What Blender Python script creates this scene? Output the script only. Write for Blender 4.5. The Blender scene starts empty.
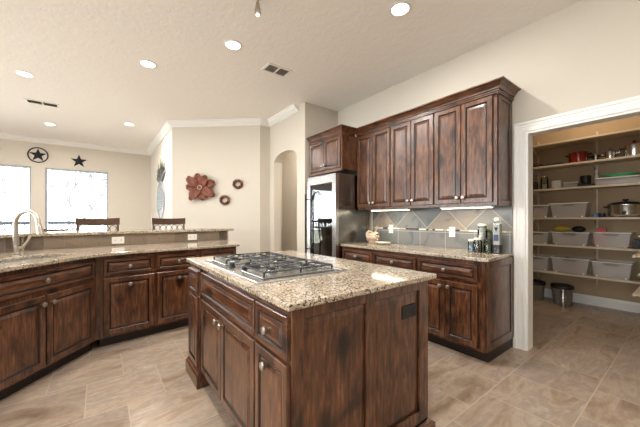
import bpy, bmesh, math, random
from mathutils import Vector, Matrix
random.seed(7)
PI = math.pi
SC = bpy.context.scene
COL = SC.collection

# ------------------------------------------------------------------ camera
YAW = math.radians(37.107); HC = 1.246
cd = bpy.data.cameras.new('camera'); cam = bpy.data.objects.new('camera', cd); COL.objects.link(cam)
cam.location = (0, 0, HC); cam.rotation_euler = (PI/2, 0, -YAW)
cd.sensor_width = 36; cd.lens = 289.1/640*36; cd.shift_y = (219.1-213.5)/640
cd.clip_start = 0.02; cd.clip_end = 200
SC.camera = cam
# ------------------------------------------------------------------ view + world
SC.view_settings.view_transform = 'Standard'; SC.view_settings.look = 'None'
SC.view_settings.exposure = 0.20; SC.view_settings.gamma = 1.0
SC.view_settings.use_curve_mapping = False
SC.cycles.max_bounces = 10; SC.cycles.diffuse_bounces = 5; SC.cycles.glossy_bounces = 4
SC.cycles.transparent_max_bounces = 16; SC.cycles.transmission_bounces = 6
SC.cycles.sample_clamp_indirect = 6.0
SC.cycles.use_denoising = True
SC.cycles.caustics_reflective = False; SC.cycles.caustics_refractive = False
W = bpy.data.worlds.new('sky'); SC.world = W; W.use_nodes = True
bg = W.node_tree.nodes['Background']; bg.inputs[0].default_value = (0.93, 0.97, 1.0, 1); bg.inputs[1].default_value = 13.0
CAN_W = 23.0        # each recessed can, watts
UNDER_W = 1.7
CANS = [(-.77, 5.16), (.44, 3.95), (1.106, 2.98), (2.08, 1.59), (.43, 6.67), (-.79, 7.59),
        (.3, .9), (-1.0, 2.4), (.9, -1.2), (-1.6, -.6), (-3.0, 1.4), (-3.0, 4.2), (-3.0, 6.6)]  # this row lies out of view, added to brighten the room
def portal(name, loc, rot, sx, sy):
    l = bpy.data.lights.new(name, 'AREA'); l.shape = 'RECTANGLE'; l.size = sx; l.size_y = sy
    l.cycles.is_portal = True
    o = bpy.data.objects.new(name, l); COL.objects.link(o); o.location = loc; o.rotation_euler = rot
portal('window_portal', (-1.93, 9.16, 1.35), (-PI/2, 0, 0), 1.34, 2.2)
portal('window_portal', (-.447, 9.16, 1.35), (-PI/2, 0, 0), 1.17, 2.2)
portal('window_portal', (-3.6, 9.16, 1.35), (-PI/2, 0, 0), 1.34, 2.2)
for yy in (-1.2, 1.6, 4.4, 7.0): portal('window_portal', (-5.56, yy, 1.4), (0, -PI/2, 0), 2.0, 1.8)

# ------------------------------------------------------------------ materials
def newmat(name):
    m = bpy.data.materials.new(name); m.use_nodes = True
    nt = m.node_tree; p = nt.nodes['Principled BSDF']
    return m, nt, p
def N(nt, typ, **kw):
    n = nt.nodes.new(typ)
    for k, v in kw.items():
        if k in n.inputs: n.inputs[k].default_value = v
        else: setattr(n, k, v)
    return n
def ramp(nt, fac, stops):
    r = nt.nodes.new('ShaderNodeValToRGB'); e = r.color_ramp.elements
    while len(e) < len(stops): e.new(.5)
    for i, (p, c) in enumerate(stops): e[i].position = p; e[i].color = (*c, 1)
    nt.links.new(fac, r.inputs[0]); return r.outputs[0]
def mix(nt, fac, a, b, mode='MIX'):
    n = nt.nodes.new('ShaderNodeMix'); n.data_type = 'RGBA'; n.blend_type = mode
    for s, v in ((0, fac), (6, a), (7, b)):
        if isinstance(v, bpy.types.NodeSocket): nt.links.new(v, n.inputs[s])
        else: n.inputs[s].default_value = v if s == 0 else (*v, 1)
    return n.outputs[2]
def plain(name, col, rough=.5, metal=0, bump=0, bscale=60, var=0, **kw):
    m, nt, p = newmat(name)
    p.inputs['Roughness'].default_value = rough; p.inputs['Metallic'].default_value = metal
    tc = N(nt, 'ShaderNodeTexCoord')
    nz = N(nt, 'ShaderNodeTexNoise', Scale=bscale, Detail=3.0); nt.links.new(tc.outputs['Object'], nz.inputs['Vector'])
    v = var or .04
    c0 = tuple(max(0, c*(1-v)) for c in col); c1 = tuple(min(1, c*(1+v)) for c in col)
    nt.links.new(ramp(nt, nz.outputs[0], [(.3, c0), (.7, c1)]), p.inputs['Base Color'])
    if bump:
        b = N(nt, 'ShaderNodeBump', Strength=bump, Distance=.004); nt.links.new(nz.outputs[0], b.inputs['Height'])
        nt.links.new(b.outputs[0], p.inputs['Normal'])
    for k, val in kw.items(): p.inputs[k.replace('_', ' ')].default_value = val
    return m
def objcoord(nt, rnd=True):
    tc = N(nt, 'ShaderNodeTexCoord')
    if not rnd: return tc.outputs['Object']
    oi = N(nt, 'ShaderNodeObjectInfo'); mu = N(nt, 'ShaderNodeMath', operation='MULTIPLY'); mu.inputs[1].default_value = 23.7
    nt.links.new(oi.outputs['Random'], mu.inputs[0])
    va = N(nt, 'ShaderNodeVectorMath', operation='ADD'); nt.links.new(tc.outputs['Object'], va.inputs[0]); nt.links.new(mu.outputs[0], va.inputs[1])
    return va.outputs[0]
def wood(name, axis, tint=(1, 1, 1), rough=.3):
    m, nt, p = newmat(name)
    co = objcoord(nt)
    sc = [1, 1, 1]; sc[axis] = .13
    mp = N(nt, 'ShaderNodeMapping'); mp.inputs['Scale'].default_value = sc; nt.links.new(co, mp.inputs[0])
    sk = [1, 1, 1]; sk[axis] = .55
    mk = N(nt, 'ShaderNodeMapping'); mk.inputs['Scale'].default_value = sk; nt.links.new(co, mk.inputs[0])
    # knots pull the grain
    vo = N(nt, 'ShaderNodeTexVoronoi', Scale=5.0); nt.links.new(mk.outputs[0], vo.inputs['Vector'])
    g = N(nt, 'ShaderNodeTexNoise', Scale=60.0, Detail=4.0, Roughness=.5, Distortion=.35); nt.links.new(mp.outputs[0], g.inputs['Vector'])
    b = N(nt, 'ShaderNodeTexNoise', Scale=6.5, Detail=5.0, Roughness=.6, Distortion=1.1); nt.links.new(mk.outputs[0], b.inputs['Vector'])
    t = lambda c: tuple(min(1, a*k) for a, k in zip(c, tint))
    c = ramp(nt, g.outputs[0], [(.25, t((.034, .011, .005))), (.5, t((.112, .043, .018))), (.78, t((.24, .105, .048)))])
    d = ramp(nt, b.outputs[0], [(.34, (.28, .21, .18)), (.45, (.70, .64, .60)), (.58, (1.0, 1.0, 1.0))])
    c = mix(nt, 1.0, c, d, 'MULTIPLY')
    k = ramp(nt, vo.outputs['Distance'], [(.10, (.10, .07, .06)), (.17, (.42, .36, .32)), (.27, (1, 1, 1))])
    c = mix(nt, 1.0, c, k, 'MULTIPLY')
    nt.links.new(c, p.inputs['Base Color'])
    p.inputs['Roughness'].default_value = rough
    p.inputs['Coat Weight'].default_value = .38; p.inputs['Coat Roughness'].default_value = .22
    bp = N(nt, 'ShaderNodeBump', Strength=.12, Distance=.002); nt.links.new(g.outputs[0], bp.inputs['Height']); nt.links.new(bp.outputs[0], p.inputs['Normal'])
    return m
M = {}
M['wood_v'] = wood('knotty_wood_upright', 2); M['wood_h'] = wood('knotty_wood_level', 0)
M['wood_y'] = wood('knotty_wood_deep', 1)
M['glaze'] = plain('dark_glaze', (.022, .009, .005), .35)
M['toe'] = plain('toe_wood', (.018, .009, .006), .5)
M['wall'] = plain('wall_paint', (.585, .532, .452), .8, bump=.1, bscale=140, var=.01)
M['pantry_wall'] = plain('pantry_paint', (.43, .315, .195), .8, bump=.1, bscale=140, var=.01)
M['white'] = plain('trim_white', (.80, .79, .75), .4, var=.01)
M['white2'] = plain('white_plastic', (.82, .80, .74), .4, var=.01)
M['frame'] = plain('window_frame_grey', (.36, .41, .46), .5, var=.02)
def ceiling_mat():
    m, nt, p = newmat('ceiling_texture')
    tc = N(nt, 'ShaderNodeTexCoord')
    n = N(nt, 'ShaderNodeTexNoise', Scale=13.0, Detail=5.0, Distortion=1.2); nt.links.new(tc.outputs['Object'], n.inputs['Vector'])
    c = ramp(nt, n.outputs[0], [(.46, (0, 0, 0)), (.55, (1, 1, 1))])
    b = N(nt, 'ShaderNodeBump', Strength=.17, Distance=.006); nt.links.new(c, b.inputs['Height'])
    nt.links.new(b.outputs[0], p.inputs['Normal'])
    p.inputs['Base Color'].default_value = (.88, .85, .81, 1); p.inputs['Roughness'].default_value = .85
    return m
M['ceiling'] = ceiling_mat()
def granite():
    m, nt, p = newmat('granite')
    co = objcoord(nt, False)
    n1 = N(nt, 'ShaderNodeTexNoise', Scale=75.0, Detail=5.0, Roughness=.7); nt.links.new(co, n1.inputs['Vector'])
    v1 = N(nt, 'ShaderNodeTexVoronoi', Scale=135.0); nt.links.new(co, v1.inputs['Vector'])
    v2 = N(nt, 'ShaderNodeTexVoronoi', Scale=210.0); nt.links.new(co, v2.inputs['Vector'])
    n2 = N(nt, 'ShaderNodeTexNoise', Scale=9.0, Detail=3.0); nt.links.new(co, n2.inputs['Vector'])
    c = ramp(nt, n1.outputs[0], [(.32, (.24, .18, .13)), (.47, (.47, .38, .27)), (.64, (.62, .54, .42))])
    s1 = N(nt, 'ShaderNodeSeparateColor'); nt.links.new(v1.outputs['Color'], s1.inputs[0])
    s2 = N(nt, 'ShaderNodeSeparateColor'); nt.links.new(v2.outputs['Color'], s2.inputs[0])
    m1 = ramp(nt, s1.outputs[0], [(.16, (.16, .125, .11)), (.19, (.62, .5, .4)), (.26, (1, 1, 1)), (.84, (1, 1, 1)), (.88, (1.0, 1.0, 1.0))])
    c = mix(nt, 1.0, c, m1, 'MULTIPLY')
    m2 = ramp(nt, s2.outputs[1], [(.09, (.22, .19, .18)), (.12, (1, 1, 1))])
    c = mix(nt, 1.0, c, m2, 'MULTIPLY')
    m3 = ramp(nt, s2.outputs[0], [(.84, (0, 0, 0)), (.86, (.8, .8, .8))])
    sx = N(nt, 'ShaderNodeSeparateColor'); nt.links.new(m3, sx.inputs[0])
    c = mix(nt, sx.outputs[0], c, (.74, .70, .62))
    m4 = ramp(nt, n2.outputs[0], [(.35, (.82, .8, .78)), (.65, (1, 1, 1))])
    c = mix(nt, 1.0, c, m4, 'MULTIPLY')
    nt.links.new(c, p.inputs['Base Color']); p.inputs['Roughness'].default_value = .08
    return m
M['granite'] = granite()
def floor_mat():
    m, nt, p = newmat('travertine_tile')
    tc = N(nt, 'ShaderNodeTexCoord')
    mp = N(nt, 'ShaderNodeMapping'); mp.inputs['Location'].default_value = (-.5975+20*.455, -.468+20*.465, 0)
    nt.links.new(tc.outputs['Object'], mp.inputs[0])
    br = N(nt, 'ShaderNodeTexBrick', offset=.5, offset_frequency=2)
    br.inputs['Scale'].default_value = 1; br.inputs['Brick Width'].default_value = .455; br.inputs['Row Height'].default_value = .465
    br.inputs['Mortar Size'].default_value = .0035; br.inputs['Mortar Smooth'].default_value = .1
    br.inputs['Color1'].default_value = (0, 0, 0, 1); br.inputs['Color2'].default_value = (1, 1, 1, 1); br.inputs['Mortar'].default_value = (.5, .5, .5, 1)
    nt.links.new(mp.outputs[0], br.inputs['Vector'])
    sep = N(nt, 'ShaderNodeSeparateColor'); nt.links.new(br.outputs['Color'], sep.inputs[0])
    mu = N(nt, 'ShaderNodeMath', operation='MULTIPLY'); mu.inputs[1].default_value = 31.0; nt.links.new(sep.outputs[0], mu.inputs[0])
    va = N(nt, 'ShaderNodeVectorMath', operation='ADD'); nt.links.new(tc.outputs['Object'], va.inputs[0]); nt.links.new(mu.outputs[0], va.inputs[1])
    m2 = N(nt, 'ShaderNodeMapping'); m2.inputs['Scale'].default_value = (.8, 2.6, 1); m2.inputs['Rotation'].default_value = (0, 0, .5); nt.links.new(va.outputs[0], m2.inputs[0])
    n1 = N(nt, 'ShaderNodeTexNoise', Scale=2.1, Detail=8.0, Roughness=.66, Distortion=.55); nt.links.new(m2.outputs[0], n1.inputs['Vector'])
    n2 = N(nt, 'ShaderNodeTexNoise', Scale=22.0, Detail=5.0, Roughness=.7); nt.links.new(va.outputs[0], n2.inputs['Vector'])
    c = ramp(nt, n1.outputs[0], [(.28, (.20, .135, .09)), (.42, (.36, .27, .195)), (.5, (.47, .37, .28)), (.555, (.36, .285, .225)), (.70, (.55, .47, .38))])
    d = ramp(nt, n2.outputs[0], [(.3, (.84, .82, .8)), (.65, (1, 1, 1))])
    c = mix(nt, 1.0, c, d, 'MULTIPLY')
    tint = ramp(nt, sep.outputs[0], [(0, (.84, .83, .84)), (1, (1.08, 1.07, 1.05))])
    c = mix(nt, 1.0, c, tint, 'MULTIPLY')
    c = mix(nt, br.outputs['Fac'], c, (.46, .38, .29))
    nt.links.new(c, p.inputs['Base Color'])
    p.inputs['Roughness'].default_value = .3
    b = N(nt, 'ShaderNodeBump', Strength=.25, Distance=.002, invert=True); nt.links.new(br.outputs['Fac'], b.inputs['Height']); nt.links.new(b.outputs[0], p.inputs['Normal'])
    return m
M['floor'] = floor_mat()
def slate_mat(name, w, h, rot, axes, off=(0, 0), cols=((.13, .15, .16), (.20, .21, .21), (.32, .26, .20)), rough=.35, grout=(.50, .47, .41)):
    """stone tiles laid on a vertical face; axes = the two object axes spanned by the face"""
    m, nt, p = newmat(name)
    tc = N(nt, 'ShaderNodeTexCoord')
    sx = N(nt, 'ShaderNodeSeparateXYZ'); nt.links.new(tc.outputs['Object'], sx.inputs[0])
    cx = N(nt, 'ShaderNodeCombineXYZ'); nt.links.new(sx.outputs[axes[0]], cx.inputs[0]); nt.links.new(sx.outputs[axes[1]], cx.inputs[1])
    m0 = N(nt, 'ShaderNodeMapping'); m0.inputs['Location'].default_value = (-off[0], -off[1], 0); nt.links.new(cx.outputs[0], m0.inputs[0])
    mp = N(nt, 'ShaderNodeMapping'); mp.inputs['Rotation'].default_value = (0, 0, rot); mp.inputs['Location'].default_value = (10*w, 10*h, 0)
    nt.links.new(m0.outputs[0], mp.inputs[0])
    br = N(nt, 'ShaderNodeTexBrick', offset=0.0, offset_frequency=2)
    br.inputs['Scale'].default_value = 1; br.inputs['Brick Width'].default_value = w; br.inputs['Row Height'].default_value = h
    br.inputs['Mortar Size'].default_value = .0025; br.inputs['Mortar Smooth'].default_value = .1
    br.inputs['Color1'].default_value = (0, 0, 0, 1); br.inputs['Color2'].default_value = (1, 1, 1, 1)
    nt.links.new(mp.outputs[0], br.inputs['Vector'])
    sep = N(nt, 'ShaderNodeSeparateColor'); nt.links.new(br.outputs['Color'], sep.inputs[0])
    base = ramp(nt, sep.outputs[0], [(0, cols[0]), (.5, cols[1]), (1, cols[2])])
    mu = N(nt, 'ShaderNodeMath', operation='MULTIPLY'); mu.inputs[1].default_value = 17.0; nt.links.new(sep.outputs[0], mu.inputs[0])
    va = N(nt, 'ShaderNodeVectorMath', operation='ADD'); nt.links.new(tc.outputs['Object'], va.inputs[0]); nt.links.new(mu.outputs[0], va.inputs[1])
    n1 = N(nt, 'ShaderNodeTexNoise', Scale=5.0, Detail=6.0, Distortion=1.5); nt.links.new(va.outputs[0], n1.inputs['Vector'])
    d = ramp(nt, n1.outputs[0], [(.3, (.6, .62, .64)), (.5, (.95, .95, .95)), (.7, (1.0, .93, .84))])
    c = mix(nt, 1.0, base, d, 'MULTIPLY')
    c = mix(nt, br.outputs['Fac'], c, grout)
    nt.links.new(c, p.inputs['Base Color']); p.inputs['Roughness'].default_value = rough
    return m
M['diamond'] = slate_mat('slate_diamond_tile', .335, .335, PI/4, (1, 2), (1.81, 1.377))
M['square'] = slate_mat('slate_square_tile', .335, .335, 0, (1, 2), (1.81, 1.09), ((.15, .165, .17), (.18, .195, .20), (.21, .205, .195)))
M['riser'] = slate_mat('slate_riser_tile', .16, .4, 0, (0, 2), (0, .8), ((.13, .10, .075), (.26, .20, .145), (.17, .14, .115)), grout=(.26, .22, .17))
M['mos_w'] = plain('mosaic_white', (.78, .75, .68), .15); M['mos_b'] = plain('mosaic_dark', (.06, .05, .045), .15); M['mos_t'] = plain('mosaic_tan', (.48, .40, .30), .2)
M['steel'] = plain('stainless', (.56, .56, .55), .25, 1, var=.03)
M['sink_steel'] = plain('sink_steel', (.72, .72, .70), .45, .5)
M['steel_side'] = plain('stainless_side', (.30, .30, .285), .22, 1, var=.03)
M['nickel'] = plain('brushed_nickel', (.46, .42, .36), .38, 1)
M['iron'] = plain('cast_iron', (.014, .014, .016), .45, 0, bump=.2)
M['black'] = plain('black_plastic', (.010, .010, .011), .5)
M['black_metal'] = plain('black_metal', (.02, .025, .035), .35, .6)
M['cavity'] = plain('fridge_inside', (.10, .11, .13), .3)
M['shelf'] = plain('shelf_paint', (.66, .56, .42), .5, var=.01)
M['stool'] = plain('dark_chair_wood', (.085, .045, .028), .3, var=.25, bscale=12)
M['rust'] = plain('rust_red_metal', (.15, .034, .010), .5, .15, var=.5, bscale=14)
M['bronze'] = plain('bronze_metal', (.13, .055, .03), .4, .4, var=.6, bscale=30)
M['leaf_metal'] = plain('grey_metal_leaf', (.04, .045, .04), .4, .4, var=.2)
M['pale_metal'] = plain('pale_metal', (.45, .50, .55), .35, .5, var=.1)
M['red'] = plain('red_enamel', (.19, .014, .008), .2); M['red2'] = plain('bright_red', (.55, .02, .02), .35)
M['green'] = plain('green_plastic', (.10, .50, .24), .35)
M['tan'] = plain('driftwood', (.52, .40, .30), .7, bump=.3, var=.3, bscale=30)
M['cream'] = plain('cream_ceramic', (.72, .68, .60), .3)
M['navy'] = plain('navy_label', (.03, .04, .12), .4)
M['olive'] = plain('olive_green', (.05, .10, .02), .5, var=.3, bscale=40)
M['yellow'] = plain('yellow_bag', (.55, .40, .04), .4, var=.2); M['pink'] = plain('pink_packet', (.60, .28, .22), .5, var=.25); M['blue'] = plain('blue_packet', (.25, .38, .52), .5, var=.2)
M['orange'] = plain('orange_bag', (.45, .14, .04), .4, var=.2); M['paper'] = plain('paper_white', (.78, .76, .70), .7)
M['vent_grey'] = plain('vent_grey', (.30, .29, .27), .6)
M['choc'] = plain('dark_pebbles', (.06, .045, .05), .4, var=.6, bscale=90)
M['bucket'] = plain('grey_bin', (.22, .20, .17), .45)
M['deck'] = plain('deck_boards', (.45, .42, .38), .7); M['rail'] = plain('deck_rail_paint', (.018, .024, .036), .5)
M['bark'] = plain('tree_bark', (.13, .13, .14), .9, var=.2); M['leaf'] = plain('tree_leaf', (.21, .235, .235), .7, var=.25, bscale=8)
M['ground'] = plain('dry_grass', (.38, .38, .28), .9, var=.2, bscale=2)
def emis(name, col, s):
    m, nt, p = newmat(name); p.inputs['Base Color'].default_value = (*col, 1)
    p.inputs['Emission Color'].default_value = (*col, 1); p.inputs['Emission Strength'].default_value = s; return m
M['lamp'] = emis('lamp_glow', (1.0, .95, .85), 9.0); M['strip'] = emis('strip_glow', (1.0, .90, .70), 7.0)
def glass(name, tint, gloss=.12, alpha_col=None, rough=.02):
    m = bpy.data.materials.new(name); m.use_nodes = True; nt = m.node_tree; nt.nodes.clear()
    o = nt.nodes.new('ShaderNodeOutputMaterial'); t = nt.nodes.new('ShaderNodeBsdfTransparent'); t.inputs[0].default_value = (*tint, 1)
    g = nt.nodes.new('ShaderNodeBsdfGlossy'); g.inputs['Roughness'].default_value = rough
    f = nt.nodes.new('ShaderNodeFresnel'); f.inputs[0].default_value = 1.5
    a = N(nt, 'ShaderNodeMath', operation='ADD'); a.inputs[1].default_value = gloss; nt.links.new(f.outputs[0], a.inputs[0])
    x = nt.nodes.new('ShaderNodeMixShader'); nt.links.new(a.outputs[0], x.inputs[0]); nt.links.new(t.outputs[0], x.inputs[1]); nt.links.new(g.outputs[0], x.inputs[2])
    nt.links.new(x.outputs[0], o.inputs[0]); return m
M['pane'] = glass('window_glass', (.97, .98, .98), 0.0)
M['fridge_glass'] = glass('fridge_glass', (.72, .76, .80), .10)
M['jar'] = glass('jar_glass', (.93, .95, .94), 0.0)
def milky(name, col, tr):
    m = bpy.data.materials.new(name); m.use_nodes = True; nt = m.node_tree; p = nt.nodes['Principled BSDF']
    p.inputs['Base Color'].default_value = (*col, 1); p.inputs['Roughness'].default_value = .3
    t = nt.nodes.new('ShaderNodeBsdfTransparent'); x = nt.nodes.new('ShaderNodeMixShader'); x.inputs[0].default_value = 1-tr
    nt.links.new(t.outputs[0], x.inputs[1]); nt.links.new(p.outputs[0], x.inputs[2]); nt.links.new(x.outputs[0], nt.nodes['Material Output'].inputs[0]); return m
M['milky'] = milky('milky_plastic', (.80, .77, .73), .62)

# ------------------------------------------------------------------ mesh helpers
class MB:
    def __init__(s): s.v = []; s.f = []; s.m = []; s.T = Matrix.Identity(4)
    def tr(s, T): s.T = T; return s
    def add(s, vs, fs, mi=0):
        n = len(s.v); s.v += [tuple(s.T @ Vector(v)) for v in vs]
        s.f += [tuple(i+n for i in f) for f in fs]; s.m += [mi]*len(fs); return s
    def box(s, x0, x1, y0, y1, z0, z1, mi=0):
        return s.add([(x0, y0, z0), (x1, y0, z0), (x1, y1, z0), (x0, y1, z0), (x0, y0, z1), (x1, y0, z1), (x1, y1, z1), (x0, y1, z1)],
                     [(0, 3, 2, 1), (4, 5, 6, 7), (0, 1, 5, 4), (1, 2, 6, 5), (2, 3, 7, 6), (3, 0, 4, 7)], mi)
    def prism(s, poly, z0, z1, mi=0):
        n = len(poly)
        if sum(poly[i][0]*poly[(i+1) % n][1]-poly[(i+1) % n][0]*poly[i][1] for i in range(n)) < 0: poly = poly[::-1]
        return s.add([(x, y, z0) for x, y in poly]+[(x, y, z1) for x, y in poly],
                     [tuple(range(n-1, -1, -1)), tuple(range(n, 2*n))]+[(i, (i+1) % n, n+(i+1) % n, n+i) for i in range(n)], mi)
    def lathe(s, prof, c=(0, 0, 0), seg=20, mi=0, ax='z', sx=1, sy=1):
        vs = []; fs = []
        for r, h in prof:
            for k in range(seg):
                a = 2*PI*k/seg; u, w = r*math.cos(a)*sx, r*math.sin(a)*sy
                p = (u, w, h) if ax == 'z' else ((u, -h, w) if ax == '-y' else ((h, u, w) if ax == 'x' else (-h, w, u)))
                vs.append((c[0]+p[0], c[1]+p[1], c[2]+p[2]))
        n = len(prof)
        for j in range(n-1):
            for k in range(seg):
                a, b = j*seg+k, j*seg+(k+1) % seg; fs.append((a, b, b+seg, a+seg))
        fs.append(tuple(range(seg-1, -1, -1))); fs.append(tuple((n-1)*seg+k for k in range(seg)))
        return s.add(vs, fs, mi)
    def tube(s, pts, r, seg=8, mi=0, closed=False):
        P = [Vector(p) for p in pts]; n = len(P); vs = []; fs = []; up = None
        for i, p in enumerate(P):
            if closed: d = P[(i+1) % n]-P[i-1]
            else: d = P[min(i+1, n-1)]-P[max(i-1, 0)]
            d.normalize()
            if up is None: up = Vector((0, 0, 1)) if abs(d.z) < .9 else Vector((1, 0, 0))
            a = d.cross(up).normalized(); b = a.cross(d).normalized(); up = b
            rr = r[i] if isinstance(r, (list, tuple)) else r
            for k in range(seg):
                t = 2*PI*k/seg; vs.append(tuple(p+a*math.cos(t)*rr+b*math.sin(t)*rr))
        for i in range(n if closed else n-1):
            j = (i+1) % n
            for k in range(seg): fs.append((i*seg+k, i*seg+(k+1) % seg, j*seg+(k+1) % seg, j*seg+k))
        if not closed: fs += [tuple(range(seg-1, -1, -1)), tuple((n-1)*seg+k for k in range(seg))]
        return s.add(vs, fs, mi)
    def ball(s, c, r, seg=12, rings=8, mi=0):
        rx, ry, rz = r if isinstance(r, tuple) else (r, r, r)
        prof = [(math.sin(PI*j/rings), -math.cos(PI*j/rings)) for j in range(1, rings)]
        vs = [(c[0], c[1], c[2]-rz)]
        for q, h in prof:
            for k in range(seg): a = 2*PI*k/seg; vs.append((c[0]+rx*q*math.cos(a), c[1]+ry*q*math.sin(a), c[2]+rz*h))
        vs.append((c[0], c[1], c[2]+rz)); fs = []
        for k in range(seg): fs.append((0, 1+(k+1) % seg, 1+k))
        for j in range(len(prof)-1):
            for k in range(seg):
                a, b = 1+j*seg+k, 1+j*seg+(k+1) % seg; fs.append((a, b, b+seg, a+seg))
        L = len(vs)-1; o = 1+(len(prof)-1)*seg
        for k in range(seg): fs.append((o+k, o+(k+1) % seg, L))
        return s.add(vs, fs, mi)
    def panel(s, x0, x1, z0, z1, prof, back):
        """front loops: prof = [(inset, y, material)], closed by a centre face; back = y of the rear face"""
        vs = []; fs = []; ms = []
        loops = [(0, back, 0)]+prof
        for ins, y, _ in loops: vs += [(x0+ins, y, z0+ins), (x1-ins, y, z0+ins), (x1-ins, y, z1-ins), (x0+ins, y, z1-ins)]
        for j in range(len(loops)-1):
            for k in range(4):
                a, b = j*4+k, j*4+(k+1) % 4; fs.append((a, b, b+4, a+4)); ms.append(loops[j+1][2])
        L = (len(loops)-1)*4; fs.append((L, L+1, L+2, L+3)); ms.append(0); fs.append((3, 2, 1, 0)); ms.append(0)
        n = len(s.v); s.v += [tuple(s.T @ Vector(v)) for v in vs]; s.f += [tuple(i+n for i in f) for f in fs]; s.m += ms
        return s
    def build(s, name, mats, parent=None, loc=(0, 0, 0), rotz=0, smooth=False, bevel=0, rot=None):
        me = bpy.data.meshes.new(name); me.from_pydata(s.v, [], s.f); me.update()
        o = bpy.data.objects.new(name, me); COL.objects.link(o)
        for m in (mats if isinstance(mats, (list, tuple)) else [mats]): me.materials.append(M[m] if isinstance(m, str) else m)
        for p, mi in zip(me.polygons, s.m): p.material_index = mi; p.use_smooth = smooth
        if parent: o.parent = parent
        o.location = loc; o.rotation_euler = rot or (0, 0, rotz)
        if smooth: me.set_sharp_from_angle(angle=math.radians(40))
        if bevel:
            b = o.modifiers.new('bevel', 'BEVEL'); b.width = bevel; b.segments = 2; b.limit_method = 'ANGLE'
        return o
def tag(o, label, cat, group=None, kind=None):
    o['label'] = label; o['category'] = cat
    if group: o['group'] = group
    if kind: o['kind'] = kind
    return o
def struct(o): o['kind'] = 'structure'; return o
def thing(name, label, cat, loc=(0, 0, 0), rotz=0, group=None):
    o = bpy.data.objects.new(name, None); COL.objects.link(o); o.empty_display_size = .1
    o.location = loc; o.rotation_euler = (0, 0, rotz); return tag(o, label, cat, group)
def sweep(path, prof, side, fmap, closed_caps=True):
    """mitred sweep of prof [(out, along-height)] along 2-D path; side=+1 left normal, -1 right normal"""
    n = len(path); vs = []; mb = MB()
    for i, p in enumerate(path):
        def nrm(a, b):
            dx, dy = b[0]-a[0], b[1]-a[1]; l = math.hypot(dx, dy); return (-dy/l*side, dx/l*side)
        n1 = nrm(path[i-1], p) if i > 0 else nrm(p, path[i+1]); n2 = nrm(p, path[i+1]) if i < n-1 else n1
        mx, my = n1[0]+n2[0], n1[1]+n2[1]; q = 1+n1[0]*n2[0]+n1[1]*n2[1]; mx /= q; my /= q
        for d, h in prof: vs.append(fmap(p[0]+mx*d, p[1]+my*d, h))
    k = len(prof); fs = []
    for i in range(n-1):
        for j in range(k): fs.append((i*k+j, i*k+(j+1) % k, (i+1)*k+(j+1) % k, (i+1)*k+j))
    fs += [tuple(range(k-1, -1, -1)), tuple((n-1)*k+j for j in range(k))]
    mb.add(vs, fs)
    return mb
def fixn(o):
    bm = bmesh.new(); bm.from_mesh(o.data); bmesh.ops.recalc_face_normals(bm, faces=bm.faces); bm.to_mesh(o.data); bm.free(); return o
def slab(name, outer, holes, z0, z1, mat, parent=None, loc=(0, 0, 0), rotz=0):
    """flat slab with holes"""
    bm = bmesh.new(); edges = []
    for loop in [outer]+holes:
        vs = [bm.verts.new((x, y, z0)) for x, y in loop]
        for i in range(len(vs)): edges.append(bm.edges.new((vs[i], vs[(i+1) % len(vs)])))
    r = bmesh.ops.triangle_fill(bm, use_beauty=True, use_dissolve=False, edges=edges)
    fs = [g for g in r['geom'] if isinstance(g, bmesh.types.BMFace)]
    e = bmesh.ops.extrude_face_region(bm, geom=fs)
    for v in [g for g in e['geom'] if isinstance(g, bmesh.types.BMVert)]: v.co.z = z1
    bmesh.ops.recalc_face_normals(bm, faces=bm.faces)
    me = bpy.data.meshes.new(name); bm.to_mesh(me); bm.free(); me.materials.append(M[mat])
    o = bpy.data.objects.new(name, me); COL.objects.link(o); o.location = loc; o.rotation_euler = (0, 0, rotz)
    if parent: o.parent = parent
    b = o.modifiers.new('bevel', 'BEVEL'); b.width = .007; b.segments = 3; b.limit_method = 'ANGLE'; b.angle_limit = math.radians(50)
    return o

# ================================================================== THE SETTING
CZ = 3.08; XR = 3.212; YF = 9.1
struct(MB().box(-5.7, 5.9, -3.2, 9.3, -.12, 0).build('floor', 'floor'))
struct(MB().box(-5.7, 5.9, -3.2, 9.3, CZ, CZ+.12).build('ceiling', 'ceiling'))
# far wall with three tall windows
w = MB(); wins = [(-4.27, -2.93), (-2.6, -1.26), (-1.03, .137)]; ZB, ZT = .25, 2.43
xs = [-5.7]+[a for p in wins for a in p]+[1.25]
for i in range(0, len(xs), 2): w.box(xs[i], xs[i+1], YF, YF+.16, 0, CZ)
for a, b in wins: w.box(a, b, YF, YF+.16, 0, ZB); w.box(a, b, YF, YF+.16, ZT, CZ)
struct(w.build('wall_far', 'wall'))
for i, (a, b) in enumerate(wins):
    f = MB(); t = .035
    f.box(a, a+t, YF+.03, YF+.10, ZB, ZT).box(b-t, b, YF+.03, YF+.10, ZB, ZT).box(a+t, b-t, YF+.03, YF+.10, ZB, ZB+t).box(a+t, b-t, YF+.03, YF+.10, ZT-t, ZT)
    fo = struct(f.build('window_%d' % (i+1), 'frame'))
    MB().box(a+t, b-t, YF+.06, YF+.066, ZB+t, ZT-t).build('pane', 'pane', fo)
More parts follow.
